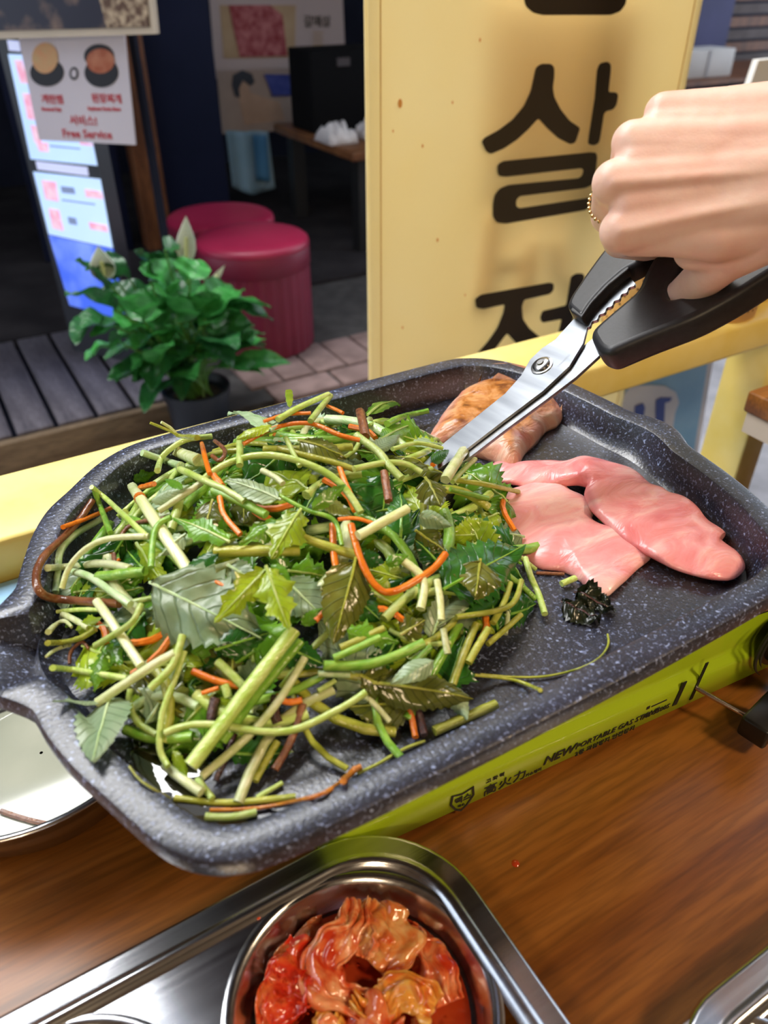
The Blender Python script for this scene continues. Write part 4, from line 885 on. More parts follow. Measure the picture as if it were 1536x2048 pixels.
# ---- hand: one continuous surface from overlapping tapered limbs, melted together
ARM = []
def hand_mesh():
    bm = bmesh.new(); bmesh.ops.create_icosphere(bm, subdivisions=3, radius=1); bm.verts.ensure_lookup_table()
    uv_ = np.array([v.co[:] for v in bm.verts]); uf_ = np.array([[v.index for v in f_.verts] for f_ in bm.faces]); bm.free(); VS, FS = [], []
    def ball(p, r): FS.append(uf_ + len(VS) * len(uv_)); VS.append(uv_ * r + np.array(p[:]))
    def limb(a, ra, b, rb):
        n = max(2, int((b - a).length / (min(ra, rb) * .30)))
        for i in range(n + 1): t = i / n; ball(a.lerp(b, t), ra + (rb - ra) * t)
    J = lambda x, y, d: PD(x, y, d)
    mcp = {'i': (J(1243, 462, .456), .0118), 'm': (J(1230, 366, .460), .0122), 'r': (J(1267, 286, .469), .0116), 'p': (J(1328, 226, .479), .0104)}
    car = {'i': (J(1640, 385, .455), .0150), 'm': (J(1650, 335, .458), .0160), 'r': (J(1650, 280, .466), .0165), 'p': (J(1640, 228, .476), .0175)}
    mid = {'i': (J(1420, 425, .4555), .0135), 'm': (J(1420, 352, .4585), .0135), 'r': (J(1430, 288, .467), .0140), 'p': (J(1440, 238, .478), .0150)}
    for k in 'imrp':
        limb(*mcp[k], *mid[k]); limb(*mid[k], *car[k])
    for a, b in (('i', 'm'), ('m', 'r'), ('r', 'p')):              # webs between the metacarpals
        for s_, e_ in ((mcp, mid), (mid, car)):
            pa = (s_[a][0] + s_[b][0]) / 2; pb = (e_[a][0] + e_[b][0]) / 2; away = (pa - CAM).normalized() * .0004
            limb(pa.lerp(pb, .16 if s_ is mcp else 0) + away, (s_[a][1] + s_[b][1]) / 2 * .97, pb + away, (e_[a][1] + e_[b][1]) / 2)
    # tendons just under the skin
    for k, amt in (('i', .0016), ('m', .0020), ('r', .0014)):
        tow = (CAM - mcp[k][0]).normalized()
        a = mcp[k][0] + tow * (mcp[k][1] - .0032 + amt * .4); b = mid[k][0] + tow * (mid[k][1] - .0030 + amt); c = car[k][0] + tow * (car[k][1] - .0040)
        limb(a, .0036, b, .0032); limb(b, .0032, c, .0028)
    # fingers closing round the upper handle
    fing = {'i': [(J(1243, 462, .456), .0116), (J(1240, 482, .500), .0098), (J(1290, 495, .535), .0084), (J(1345, 488, .542), .0075)],
            'm': [(J(1230, 366, .460), .0116), (J(1216, 432, .498), .0100), (J(1290, 474, .526), .0086), (J(1345, 470, .530), .0076)],
            'r': [(J(1267, 286, .469), .0110), (J(1248, 360, .507), .0096), (J(1310, 430, .530), .0084), (J(1370, 440, .532), .0074)],
            'p': [(J(1328, 226, .479), .0100), (J(1310, 300, .512), .0084), (J(1360, 400, .528), .0074), (J(1410, 420, .528), .0066)]}
    for k in fing:
        for s_, e_ in zip(fing[k], fing[k][1:]): limb(*s_, *e_)
    # heel of the hand and palm bulk behind
    limb(J(1420, 262, .486), .018, J(1640, 250, .484), .022); limb(J(1420, 380, .480), .015, J(1650, 350, .478), .020)
    # thumb through the lower ring
    limb(J(1640, 420, .462), .0165, J(1560, 455, .460), .0150); limb(J(1560, 455, .460), .0150, J(1448, 518, .476), .0130); limb(J(1448, 518, .476), .0130, J(1402, 560, .494), .0115)
    limb(J(1402, 560, .494), .0115, J(1356, 598, .514), .0100); limb(J(1356, 598, .514), .0100, J(1318, 585, .522), .0080)
    limb(J(1268, 476, .460), .0098, J(1340, 470, .458), .0112); limb(J(1340, 470, .458), .0112, J(1440, 470, .458), .0140); limb(J(1440, 470, .458), .0140, J(1560, 440, .460), .0150)   # muscle between thumb and index finger
    limb(J(1388, 500, .474), .0110, J(1470, 500, .470), .0135)
    # wrist and forearm
    wr = J(1650, 310, .466); w2 = J(1770, 295, .470); arm = w2 + (w2 - wr).normalized() * .24 + Vector((.03, -.03, .02))
    limb(wr, .0270, w2, .0245); limb(w2, .0245, arm, .036)
    wq = J(1660, 360, .462); w3 = J(1770, 335, .466); limb(wq, .0220, w3, .0205); limb(w3, .0205, arm + Vector((0, 0, -.012)), .033)
    ARM.extend((wr, w2, arm))
    me = D.meshes.new('hand'); me.from_pydata(np.concatenate(VS).tolist(), [], np.concatenate(FS).tolist())
    o = D.objects.new('hand_raw', me); COL.objects.link(o)
    md = o.modifiers.new('melt', 'REMESH'); md.mode = 'VOXEL'; md.voxel_size = .0013
    sm_ = o.modifiers.new('smooth', 'SMOOTH'); sm_.factor = .5; sm_.iterations = 9
    dg = bpy.context.evaluated_depsgraph_get(); dg.update(); out = D.meshes.new_from_object(o.evaluated_get(dg)); D.objects.remove(o)
    for p in out.polygons: p.use_smooth = True
    return out
def skin_mat():
    m = D.materials.new('skin'); m.use_nodes = True; N = m.node_tree.nodes; L = m.node_tree.links; b = N['Principled BSDF']
    tc = N.new('ShaderNodeTexCoord'); nz = N.new('ShaderNodeTexNoise'); nz.inputs['Scale'].default_value = 38; nz.inputs['Detail'].default_value = 5; L.new(tc.outputs['Object'], nz.inputs['Vector'])
    cr = N.new('ShaderNodeValToRGB'); cr.color_ramp.elements[0].position = .32; cr.color_ramp.elements[0].color = (.84, .50, .39, 1); cr.color_ramp.elements[1].position = .68; cr.color_ramp.elements[1].color = (.93, .66, .54, 1)
    L.new(nz.outputs['Fac'], cr.inputs['Fac']); L.new(cr.outputs[0], b.inputs['Base Color'])
    b.inputs['Roughness'].default_value = .45; b.inputs['Subsurface Weight'].default_value = .2; b.inputs['Subsurface Radius'].default_value = (.006, .0025, .0012); b.inputs['Subsurface Scale'].default_value = 1
    vo = N.new('ShaderNodeTexVoronoi'); vo.inputs['Scale'].default_value = 900; L.new(tc.outputs['Object'], vo.inputs['Vector'])
    n2 = N.new('ShaderNodeTexNoise'); n2.inputs['Scale'].default_value = 160; n2.inputs['Detail'].default_value = 4; L.new(tc.outputs['Object'], n2.inputs['Vector'])
    ad = N.new('ShaderNodeMath'); ad.operation = 'MULTIPLY_ADD'; ad.inputs[1].default_value = .12; L.new(vo.outputs['Distance'], ad.inputs[0]); L.new(n2.outputs['Fac'], ad.inputs[2])
    bp = N.new('ShaderNodeBump'); bp.inputs['Strength'].default_value = .25; bp.inputs['Distance'].default_value = .0012; L.new(ad.outputs[0], bp.inputs['Height']); L.new(bp.outputs[0], b.inputs['Normal'])
    return m
hm = hand_mesh(); hm.materials.append(skin_mat())
per = D.objects.new('person', hm); COL.objects.link(per)
tag(per, 'right hand of a person gripping the black scissors from the right', 'person')
slv = MB(); _a, _b = ARM[1].lerp(ARM[2], .22), ARM[2] + (ARM[2] - ARM[1]) * .25
slv.tube([_a.lerp(_b, t) for t in (0, .015, .1, .3, .6, 1)], [.042, .0435, .044, .046, .050, .054], 28, 1.0)
sl_o = slv.build('sleeve', mat('white_sleeve', (.72, .70, .66), (.78, .76, .72), scale=12, rough=.85, bump=.3, bscale=30), per, smooth=True)
# beaded ring on the middle finger
ra, rb = PD(1228, 372, .462), PD(1216, 432, .498); ax = (rb - ra).normalized(); rc = ra.lerp(rb, .55); u_ = ax.orthogonal().normalized(); v_ = ax.cross(u_)
ring = empty('finger_ring', rc, 'fine gold beaded ring on the gripping hand', 'ring')
m_gold = mat('gold', (.75, .50, .20), rough=.25, metal=1)
bead = None
for k in range(30):
    a = 2 * math.pi * k / 30; c = rc + (u_ * math.cos(a) + v_ * math.sin(a)) * .0118
    if bead is None:
        bm = bmesh.new(); bmesh.ops.create_icosphere(bm, subdivisions=1, radius=.0011); me = D.meshes.new('bead'); bm.to_mesh(me); bm.free(); me.materials.append(m_gold); bead = me
    o = D.objects.new('bead', bead); COL.objects.link(o); o.location = c - rc; o.parent = ring
# ================================================================== TRAYS, BOWLS, SIDE DISHES
m_tray = mat('tray_steel', (.52, .53, .56), (.62, .63, .66), scale=4, stretch=(2, 60, 2), rough=.16, metal=1.0, rough2=.26, bump=.02, bscale=30)
def rrect(x0, x1, y0, y1, r, n=10):
    out = []
    for cx_, cy_, a0 in ((x1 - r, y0 + r, -90), (x1 - r, y1 - r, 0), (x0 + r, y1 - r, 90), (x0 + r, y0 + r, 180)):
        for k in range(n + 1): a = math.radians(a0 + 90 * k / n); out.append((cx_ + r * math.cos(a), cy_ + r * math.sin(a)))
    return out
def tray(rect, r, wells, zd, label, zbot=ZT):
    x0, x1, y0, y1 = rect
    t = empty('steel_tray', ((x0 + x1) / 2, (y0 + y1) / 2, ZT), label, 'tray', 'stainless steel compartment trays')
    prof = [(.0015, zbot + .0004), (.0, zbot + .004), (.0, zd - .001), (.0012, zd + .0012), (.003, zd + .0018), (.0105, zd + .0014), (.0122, zd + .0022), (.0138, zd + .0034), (.0155, zd + .0034), (.0172, zd + .002), (.0185, zd + .0002), (.020, zd)]
    mb = MB(); n = 0
    for ins, z in prof:
        ring = rrect(x0 + ins, x1 - ins, y0 + ins, y1 - ins, max(.004, r - ins), 12); n = len(ring); mb.v += [Vector((x, y, z)) for x, y in ring]
    for i in range(len(prof) - 1):
        for k in range(n): mb.f.append([i * n + k, i * n + (k + 1) % n, (i + 1) * n + (k + 1) % n, (i + 1) * n + k])
    mb.build('rim', m_tray, t, smooth=True, angle=math.radians(75))
    loops = [rrect(x0 + .020, x1 - .020, y0 + .020, y1 - .020, r - .020, 12)]
    for cx_, cy_, rr in wells: loops.append([(cx_ + (rr + .0035) * math.cos(2 * math.pi * k / 72), cy_ + (rr + .0035) * math.sin(2 * math.pi * k / 72)) for k in range(72)])
    fill2d('tray_floor', loops, Matrix.Translation((0, 0, zd)), m_tray, t, 0.0)
    for cx_, cy_, rr in wells:
        dep = zd - zbot - .003
        MB().lathe([(rr + .0035, 0), (rr + .0015, .0008), (rr - .0008, .0002), (rr - .0028, -.0025), (rr - .0085, -dep * .55), (rr - .0135, -dep * .9), (rr - .019, -dep), (.001, -dep)], 72, (cx_, cy_, zd)).build('compartment', m_tray, t, smooth=True, angle=3)
    return t
BC = (.0695, .136); BR = .0585; ZD = .7455
tray((-.26, .1435, -.12, .2125), .060, [(*BC, BR), (-.0615, .137, BR)], ZD, 'stainless steel tray with a round well of kimchi in front of the griddle')
tray((.158, .46, -.28, .063), .05, [(.188, .022, .034), (.264, .022, .034)], .742, 'second stainless steel tray at the lower right corner')
# kimchi
def kim_mat(name, c1, c2, c3):
    m = D.materials.new(name); m.use_nodes = True; N = m.node_tree.nodes; L = m.node_tree.links; b = N['Principled BSDF']
    tc = N.new('ShaderNodeTexCoord'); nz = N.new('ShaderNodeTexNoise'); nz.inputs['Scale'].default_value = 70; nz.inputs['Detail'].default_value = 6; nz.inputs['Distortion'].default_value = 1.2; L.new(tc.outputs['Object'], nz.inputs['Vector'])
    cr = N.new('ShaderNodeValToRGB'); e = cr.color_ramp.elements; e[0].position = .34; e[0].color = (*c1, 1); e[1].position = .66; e[1].color = (*c3, 1); k = e.new(.5); k.color = (*c2, 1)
    L.new(nz.outputs['Fac'], cr.inputs['Fac']); L.new(cr.outputs[0], b.inputs['Base Color']); b.inputs['Roughness'].default_value = .13; b.inputs['Specular IOR Level'].default_value = .8; b.inputs['Coat Weight'].default_value = .5; b.inputs['Coat Roughness'].default_value = .06
    b.inputs['Subsurface Weight'].default_value = .3; b.inputs['Subsurface Radius'].default_value = (.005, .0015, .0008); b.inputs['Subsurface Scale'].default_value = 1
    n2 = N.new('ShaderNodeTexNoise'); n2.inputs['Scale'].default_value = 220; n2.inputs['Detail'].default_value = 4; L.new(tc.outputs['Object'], n2.inputs['Vector'])
    bp = N.new('ShaderNodeBump'); bp.inputs['Strength'].default_value = .6; bp.inputs['Distance'].default_value = .0015; L.new(n2.outputs['Fac'], bp.inputs['Height']); L.new(bp.outputs[0], b.inputs['Normal'])
    return m
KM = {'pink': kim_mat('kimchi_pink', (.58, .045, .010), (.78, .19, .06), (.90, .44, .22)), 'tan': kim_mat('kimchi_tan', (.58, .075, .012), (.75, .24, .06), (.84, .44, .17)),
      'red': kim_mat('kimchi_red', (.44, .012, .005), (.62, .035, .010), (.76, .15, .035)), 'gold': kim_mat('kimchi_gold', (.66, .12, .015), (.84, .33, .045), (.90, .50, .11)), 'brown': kim_mat('kimchi_brown', (.34, .03, .010), (.48, .11, .035), (.60, .24, .1))}
m_sauce = mat('kimchi_juice', (.36, .025, .008), (.46, .06, .015), scale=40, rough=.06, spec=.6)
jz = .7325
ju = MB().lathe([(.001, 0), (.03, 0), (.0472, .0002), (.0482, .001)], 64, (BC[0], BC[1], jz)).build('kimchi_juice', m_sauce, smooth=True, angle=3)
tag(ju, 'red kimchi juice filling the round well of the tray', 'juice')
def kimchi(sp, cls, label, fold_=.35, seed=0.0, amp=.004, curl=1.0):
    """crumpled cabbage sheet along a spine of (px, py, height over the juice in mm, width px)"""
    n = 34; c = cr_spline([P(x, y, jz + h * .001) for x, y, h, w in sp], n); w = cr_spline([(q[3], 0, 0) for q in sp], n); NV = 18; mb = MB()
    for i in range(n + 1):
        t = (c[min(i + 1, n)] - c[max(i - 1, 0)]).normalized(); s_ = t.cross(Vector((0, 0, 1))).normalized(); up = s_.cross(t); hw = w[i].x * (c[i] - CAM).length * PXM / 2
        for j in range(NV + 1):
            a = (j / NV * 2 - 1); th_ = a * 1.25 * curl
            p = c[i] + s_ * (hw * math.sin(th_)) + up * (hw * fold_ * (math.cos(th_) - .4))
            nn = Vector((p.x * 60, p.y * 60, seed)); rid = abs(noise.noise(Vector((a * 2.6 + seed, i * .07, seed)))) ; p += up * (noise.noise(nn) * amp * 1.6 + (rid - .25) * amp * 2.6) + s_ * (noise.noise(nn * 1.9 + Vector((5, 5, 5))) * amp * 1.4 + hw * .25 * abs(a) * noise.noise(Vector((i * .35, seed, math.copysign(1, a)))))
            d = Vector((p.x - BC[0], p.y - BC[1], 0))
            if d.length > .0475 and p.z < ZD + .004: d *= .0475 / d.length; p.x, p.y = BC[0] + d.x, BC[1] + d.y
            p.z = max(p.z, jz - .004); mb.v.append(p)
    for i in range(n):
        for j in range(NV): q = i * (NV + 1) + j; mb.f.append([q, q + NV + 1, q + NV + 2, q + 1])
    return tag(mb.build('kimchi_leaf', KM[cls], smooth=True, angle=3, solid=.0013, sub=1), label, 'kimchi', 'kimchi pieces in the tray well')
kimchi([(522, 1935, 1, 40), (560, 1900, 5, 80), (610, 1868, 5, 90), (650, 1850, 3, 60)], 'brown', 'brownish kimchi leaf lying against the left of the well', seed=1)
kimchi([(545, 2060, 4, 70), (560, 2000, 8, 110), (590, 1945, 9, 110), (620, 1890, 6, 80)], 'red', 'red chilli-covered kimchi piece at the left of the well', .5, 2, .005)
kimchi([(742, 1800, 10, 40), (765, 1838, 12, 80), (782, 1885, 10, 100), (750, 1935, 5, 80)], 'tan', 'tan folded cabbage leaf at the top right of the kimchi', .4, 3)
kimchi([(705, 1798, 10, 36), (696, 1840, 16, 62), (665, 1888, 15, 66), (640, 1935, 12, 74), (668, 1985, 11, 74), (725, 2005, 9, 56), (790, 2010, 8, 40)], 'pink', 'pale pink kimchi leaf curling down the middle', .55, 4, .004)
kimchi([(728, 1830, 13, 34), (735, 1870, 14, 46), (722, 1915, 10, 40)], 'pink', 'small pink kimchi fold hanging beside the tan leaf', .6, 12)
kimchi([(806, 1862, 2, 36), (840, 1895, 5, 72), (872, 1945, 5, 86), (895, 2010, 2, 60)], 'pink', 'translucent kimchi leaf along the right wall of the well', .35, 5, .003)
kimchi([(705, 2010, 8, 30), (760, 2020, 11, 66), (820, 1995, 13, 84), (862, 2030, 8, 70)], 'gold', 'golden orange kimchi leaf at the bottom right', .5, 6, .005)
kimchi([(690, 1990, 6, 26), (665, 2030, 7, 50), (640, 2090, 5, 60)], 'gold', 'narrow orange kimchi strip at the bottom centre', .5, 7, .003)
kimchi([(640, 2070, 6, 60), (720, 2060, 8, 90), (800, 2085, 7, 90)], 'pink', 'pink kimchi chunk at the lower edge of the picture', .5, 8, .005)
kimchi([(540, 2080, 2, 60), (600, 2110, 5, 80), (700, 2130, 4, 80)], 'red', 'red kimchi piece nearest the camera', .5, 9, .005)
kimchi([(860, 2060, 2, 60), (840, 2100, 4, 70), (780, 2140, 3, 60)], 'brown', 'brownish kimchi piece at the lower right of the well', .4, 10, .004)
kimchi([(800, 1808, 1, 24), (770, 1815, 5, 40), (735, 1812, 8, 40)], 'brown', 'small brown kimchi tip at the top of the well', .4, 11, .003)
fl = MB(); r2 = random.Random(5)
for k in range(520):
    a = r2.uniform(0, 6.28); rr = .05 * math.sqrt(r2.random()); x, y = BC[0] + rr * math.cos(a), BC[1] + rr * math.sin(a)
    if r2.random() < .55: q = P(r2.gauss(585, 28), r2.gauss(1950, 50), jz + .010); x, y = q.x, q.y
    if math.hypot(x - BC[0], y - BC[1]) > .046: continue
    z = jz + r2.uniform(.0, .016) if (x < .055) else jz + .0005; s_ = r2.uniform(.0005, .0011); c = Vector((x, y, z)); b0 = len(fl.v)
    fl.v += [c + Vector((r2.gauss(0, s_), r2.gauss(0, s_), r2.gauss(0, s_ * .6))) for _ in range(4)]; fl.f += [[b0, b0 + 1, b0 + 2], [b0, b0 + 2, b0 + 3], [b0, b0 + 1, b0 + 3], [b0 + 1, b0 + 2, b0 + 3]]
tag(fl.build('chilli_flakes', mat('chilli', (.42, .008, .004), (.6, .05, .01), scale=300, rough=.2)), 'red chilli flakes scattered over the kimchi', 'chilli flakes', kind='stuff')
tag(MB().lathe([(.001, 0), (.0225, 0), (.0235, .0006)], 40, (.188, .022, .731)).build('red_sauce', m_sauce, smooth=True), 'red sauce in the second tray at the lower right corner', 'sauce')
for k, (px, py, r, lab) in enumerate(((1031, 1727, .0022, 'red sauce drop on the table right of the tray'), (516, 1834, .0016, 'tiny red speck on the tray left of the kimchi'))):
    c = P(px, py, ZT if k == 0 else ZD); tag(MB().lathe([(.0001, .0008), (r * .6, .0007), (r, .0001)], 14, c).build('sauce_drop', m_sauce, smooth=True), lab, 'sauce drop')
# grease bowl under the spout
bw = empty('steel_bowl', (-.028, .363, ZT), 'shiny steel bowl under the griddle spout at the left', 'bowl')
MB().lathe([(.055, .0005), (.058, .0005), (.066, .006), (.0795, .034), (.0845, .0485), (.0875, .050), (.0875, .0515), (.084, .0512), (.081, .047), (.0765, .034), (.064, .009), (.056, .006), (.001, .0058)], 72, (-.028, .363, ZT)).build('shell', m_tray, bw, smooth=True, angle=3)
tag(MB().lathe([(.001, .0005), (.05, .0005), (.0605, .0008)], 64, (-.028, .363, ZT + .0078)).build('drippings', mat('pale_drippings', (.34, .36, .28), (.42, .43, .34), scale=14, rough=.04, spec=.7), smooth=True), 'pale greasy drippings in the steel bowl', 'drippings')
tag(MB().tube(smooth_pts([P(x, y, ZT + .0095) for x, y in ((2, 1622), (30, 1632), (60, 1642), (105, 1650))], 1), .0016, 6).build('bracken_strand', ST['bracken'], smooth=True), 'brown strand floating in the steel bowl', 'bracken')
# perforated pots on the sill
m_pot = mat('tan_pot', (.62, .36, .13), (.70, .43, .18), scale=20, rough=.5); m_hole = mat('pot_hole', (.12, .05, .015), rough=.8)
for k, (cx_, cy_, lab) in enumerate(((.703, .600, 'tan perforated pot on the sill, left of the two'), (.846, .600, 'tan perforated pot on the sill, right of the two beside the yellow upright'))):
    r = empty('perforated_pot', (cx_, cy_, .76), lab, 'pot', 'perforated pots on the sill')
    MB().lathe([(.001, 0), (.040, 0), (.0425, .002), (.0445, .085), (.0455, .092), (.043, .092), (.0415, .088), (.039, .006), (.001, .004)], 48, (cx_, cy_, .76)).build('body', m_pot, r, smooth=True)
    hb = MB()
    for row in range(7):
        for q in range(30):
            a = 2 * math.pi * (q + .5 * (row % 2)) / 30; zz = .014 + row * .0105; rr = .0425 + .002 * zz / .085 + .0002; M_ = Matrix.Translation((cx_ + rr * math.cos(a), cy_ + rr * math.sin(a), .76 + zz)) @ Matrix.Rotation(a, 4, 'Z')
            hb.v += [M_ @ Vector((0, .0017 * math.cos(t * 1.0472), .0017 * math.sin(t * 1.0472))) for t in range(6)]; b0 = len(hb.v) - 6; hb.f.append(list(range(b0, b0 + 6)))
    hb.build('perforation', m_hole, r)
# ================================================================== OUTSIDE: BANNER AND THE SHOP ACROSS THE ALLEY
def quad(pts, n, th=.002):                                       # thin slab from four points
    return MB().prism(pts, Vector(n).normalized() * -th)
# --- yellow banner
VB = .95
m_ban = mat('banner_cloth', (.95, .84, .54), (.96, .87, .60), scale=4, rough=.6, trans=.6, spec=.2)
m_let = mat('banner_ink', (.022, .014, .010), rough=.5)
bu0, bu1 = PV(735, 0, VB).x, PV(1405, 0, VB).x
ban = empty('street_banner', ((bu0 + bu1) / 2, VB, 0), 'yellow upright cloth banner with large black Korean letters', 'banner')
MB().grid(lambda a, b: (bu0 + (bu1 - bu0) * a, VB + .004 * math.sin(a * 5 + b * 3) * (a * (1 - a)) * 4, .12 + 1.75 * b), 24, 40).build('cloth', m_ban, ban, smooth=True, solid=.0008)
m_hem = mat('banner_hem', (.93, .82, .52), (.95, .86, .58), scale=30, rough=.6, trans=.55, spec=.2)
for x in (bu0 + .016, bu1 - .018): MB().box((x, VB - .0022, .12), (x + .0015, VB - .0012, 1.87)).build('seam', mat('seam_thread', (.70, .50, .20), rough=.7), ban)
MB().box((bu0, VB - .004, 1.86), (bu1, VB + .008, 1.885)).build('top_bar', m_blackp, ban)
for x in (bu0 + .002, bu1 - .002): MB().tube([(x, VB + .008, .02), (x, VB + .008, 1.87)], .0025, 8).build('pole', m_hem, ban)
MB().box((bu0, VB - .004, .105), (bu1, VB + .008, .122)).build('bottom_bar', m_blackp, ban)
MB().box((bu0 + .05, VB - .14, 0), (bu1 - .05, VB + .12, .022)).build('base', m_leg, ban, bevel=.004)
ZB = Vector((0, VB - .0045, 0)); MBAN = frame((0, VB - .0045, 0), (1, 0, 0), (0, 0, 1))
def ban2(pts, r=.008):
    q = [PV(720 + x / 2.194, y / 2.194, VB - .0045) for x, y in pts]; return [tuple(p) for p in round_poly([Vector((p.x, p.z)) for p in q], r, 3)]
GLY = [[(720, 0), (728, 28), (760, 56), (800, 66), (1100, 66), (1142, 50), (1166, 18), (1174, -40), (1174, -160), (720, -160)],
       [(795, 280), (838, 280), (853, 296), (852, 340), (846, 385), (852, 425), (880, 480), (920, 530), (966, 562), (945, 626), (922, 633), (870, 606), (822, 562), (783, 518), (740, 566), (690, 612), (630, 652), (572, 676), (553, 664), (534, 622), (546, 605), (610, 570), (670, 525), (720, 465), (750, 400), (765, 330), (772, 296)],
       [(1052, 278), (1086, 270), (1101, 282), (1100, 315), (1090, 405), (1122, 405), (1133, 415), (1126, 460), (1110, 481), (1080, 488), (1070, 500), (1055, 600), (1048, 628), (1025, 639), (1000, 632), (1005, 590), (1030, 430), (1040, 305)],
       [(604, 722), (628, 707), (1010, 668), (1036, 670), (1041, 690), (1031, 780), (1018, 812), (985, 826), (700, 860), (685, 878), (685, 905), (700, 914), (1005, 868), (1019, 872), (1010, 905), (990, 922), (640, 981), (600, 976), (583, 950), (583, 900), (590, 858), (612, 828), (650, 812), (960, 782), (976, 770), (981, 745), (970, 738), (640, 775), (610, 772), (603, 752)],
       [(505, 1312), (530, 1293), (830, 1240), (850, 1244), (850, 1272), (834, 1290), (720, 1315), (710, 1345), (715, 1400), (742, 1440), (802, 1490), (770, 1505), (690, 1512), (645, 1462), (600, 1522), (560, 1570), (500, 1600), (480, 1590), (560, 1500), (602, 1440), (630, 1370), (635, 1335), (540, 1356), (510, 1350)],
       [(978, 1200), (986, 1215), (930, 1420), (915, 1500), (870, 1560), (850, 1540), (885, 1400), (800, 1416), (790, 1396), (800, 1365), (905, 1340), (925, 1215), (948, 1200)]]
for gl in GLY: fill2d('letter', [ban2(gl, .004)], MBAN, m_let, ban, .0003)
for x, y, r_ in ((800, 207, .0042), (960, 80, .0018), (845, 292, .0018), (786, 262, .0014), (875, 480, .0022), (905, 205, .0016), (930, 590, .0016), (805, 655, .0018)):
    p_ = PV(x, y, VB - .004); MB().prism([p_ + Vector((r_ * .8 * math.cos(t * .785), 0, r_ * 1.3 * math.sin(t * .785))) for t in range(8)], (0, -.0004, 0)).build('stain', mat('sauce_stain', (.75, .36, .10), rough=.6), ban)
# a placard and print on the far side block some of the light that comes through the cloth
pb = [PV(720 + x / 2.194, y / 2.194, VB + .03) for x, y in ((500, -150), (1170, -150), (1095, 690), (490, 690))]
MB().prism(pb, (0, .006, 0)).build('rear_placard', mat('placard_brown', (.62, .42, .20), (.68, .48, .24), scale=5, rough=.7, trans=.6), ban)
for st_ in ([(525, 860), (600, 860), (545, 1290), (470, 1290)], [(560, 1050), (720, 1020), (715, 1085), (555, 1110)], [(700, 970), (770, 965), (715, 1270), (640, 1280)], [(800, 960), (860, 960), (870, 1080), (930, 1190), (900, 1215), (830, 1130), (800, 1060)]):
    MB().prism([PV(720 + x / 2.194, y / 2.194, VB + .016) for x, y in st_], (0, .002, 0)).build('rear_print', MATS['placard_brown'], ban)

# --- wooden deck, brick step
m_plank = wood_mat('deck_plank', (.06, .052, .068), (.095, .083, .10), (.125, .11, .13), (9, 1.2, 4), .7)
m_fascia = wood_mat('deck_fascia', (.13, .085, .045), (.19, .13, .075), (.24, .17, .10), (1.2, 5, 9), .75)
deck = empty('wooden_deck', (.05, 2.3, 0), 'grey plank deck in front of the shop across the alley', 'deck')
pl_ = None
for k in range(-12, 4):
    x = .175 + k * .105
    if pl_ is None: pl_ = MB().box((0, 2.002, .098), (.092, 2.65, .12)).build('plank', m_plank, deck, bevel=.003); pl_.location.x = x; pm_ = pl_
    else: o = pm_.copy(); COL.objects.link(o); o.location.x = x
MB().box((-1.2, 1.975, 0), (.585, 2.0, .112)).build('fascia', m_fascia, deck, bevel=.004)
MB().box((-1.2, 2.0, 0), (.58, 2.65, .085)).build('frame', m_dark, deck)
m_brick = mat('brick', (.17, .11, .10), (.27, .18, .165), scale=14, rough=.85, bump=.4, bscale=60); m_mort = mat('mortar', (.04, .036, .036), (.065, .06, .058), scale=20, rough=.9)
step = empty('brick_step', (1.2, 2.0, 0), 'brick-edged step under the red stools', 'step')
MB().box((.60, 1.86, 0), (3.2, 2.655, .108)).build('step_core', m_mort, step)
bk = None
for row, (z0, y0, y1, off) in enumerate(((.062, 1.835, 1.935, 0), (.0, 1.842, 1.94, .1))):
    for k in range(12):
        x = .735 + off * .5 + k * .212
        o = MB().box((0, y0, z0), (.2, y1, z0 + .058), Matrix.Translation((x, random.uniform(-.008, .008), random.uniform(-.002, .003)))).build('brick', m_brick, step, bevel=.004)
for k in range(12):
    MB().box((0, 1.945, .06), (.098, 2.14, .12), Matrix.Translation((.70 + k * .106, random.uniform(-.004, .004), random.uniform(-.002, .002)))).build('brick', m_brick, step, bevel=.004)
tag(MB().box((.60, 1.66, 0), (.70, 1.80, .09)).build('paving_block', mat('dark_block', (.06, .05, .045), (.11, .09, .08), scale=20, rough=.9, bump=.4), bevel=.008), 'dark paving block at the foot of the plant pot', 'block')

# --- red stools
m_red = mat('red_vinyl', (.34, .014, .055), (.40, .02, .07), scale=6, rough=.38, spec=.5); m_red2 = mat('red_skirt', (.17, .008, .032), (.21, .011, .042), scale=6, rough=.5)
def stool(c, R_, zt, z0, label):
    s_ = empty('round_stool', (c[0], c[1], z0), label, 'stool', 'red round stools'); H = zt - z0
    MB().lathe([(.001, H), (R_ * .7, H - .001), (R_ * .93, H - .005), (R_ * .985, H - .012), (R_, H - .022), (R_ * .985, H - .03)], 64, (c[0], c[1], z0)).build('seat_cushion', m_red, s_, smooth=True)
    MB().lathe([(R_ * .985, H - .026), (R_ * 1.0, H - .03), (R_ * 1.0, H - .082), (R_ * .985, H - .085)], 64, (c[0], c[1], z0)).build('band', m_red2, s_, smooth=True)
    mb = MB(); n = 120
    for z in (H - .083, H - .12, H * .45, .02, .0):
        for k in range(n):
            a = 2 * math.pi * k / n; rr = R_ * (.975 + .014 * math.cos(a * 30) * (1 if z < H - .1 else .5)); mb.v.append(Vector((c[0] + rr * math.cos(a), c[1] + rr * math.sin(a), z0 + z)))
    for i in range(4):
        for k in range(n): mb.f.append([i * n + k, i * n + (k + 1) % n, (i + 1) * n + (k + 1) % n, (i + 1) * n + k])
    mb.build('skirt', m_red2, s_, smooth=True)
stool((.858, 2.235), .170, .458, .1235, 'crimson round stool with pleated skirt in front, beside the potted plant')
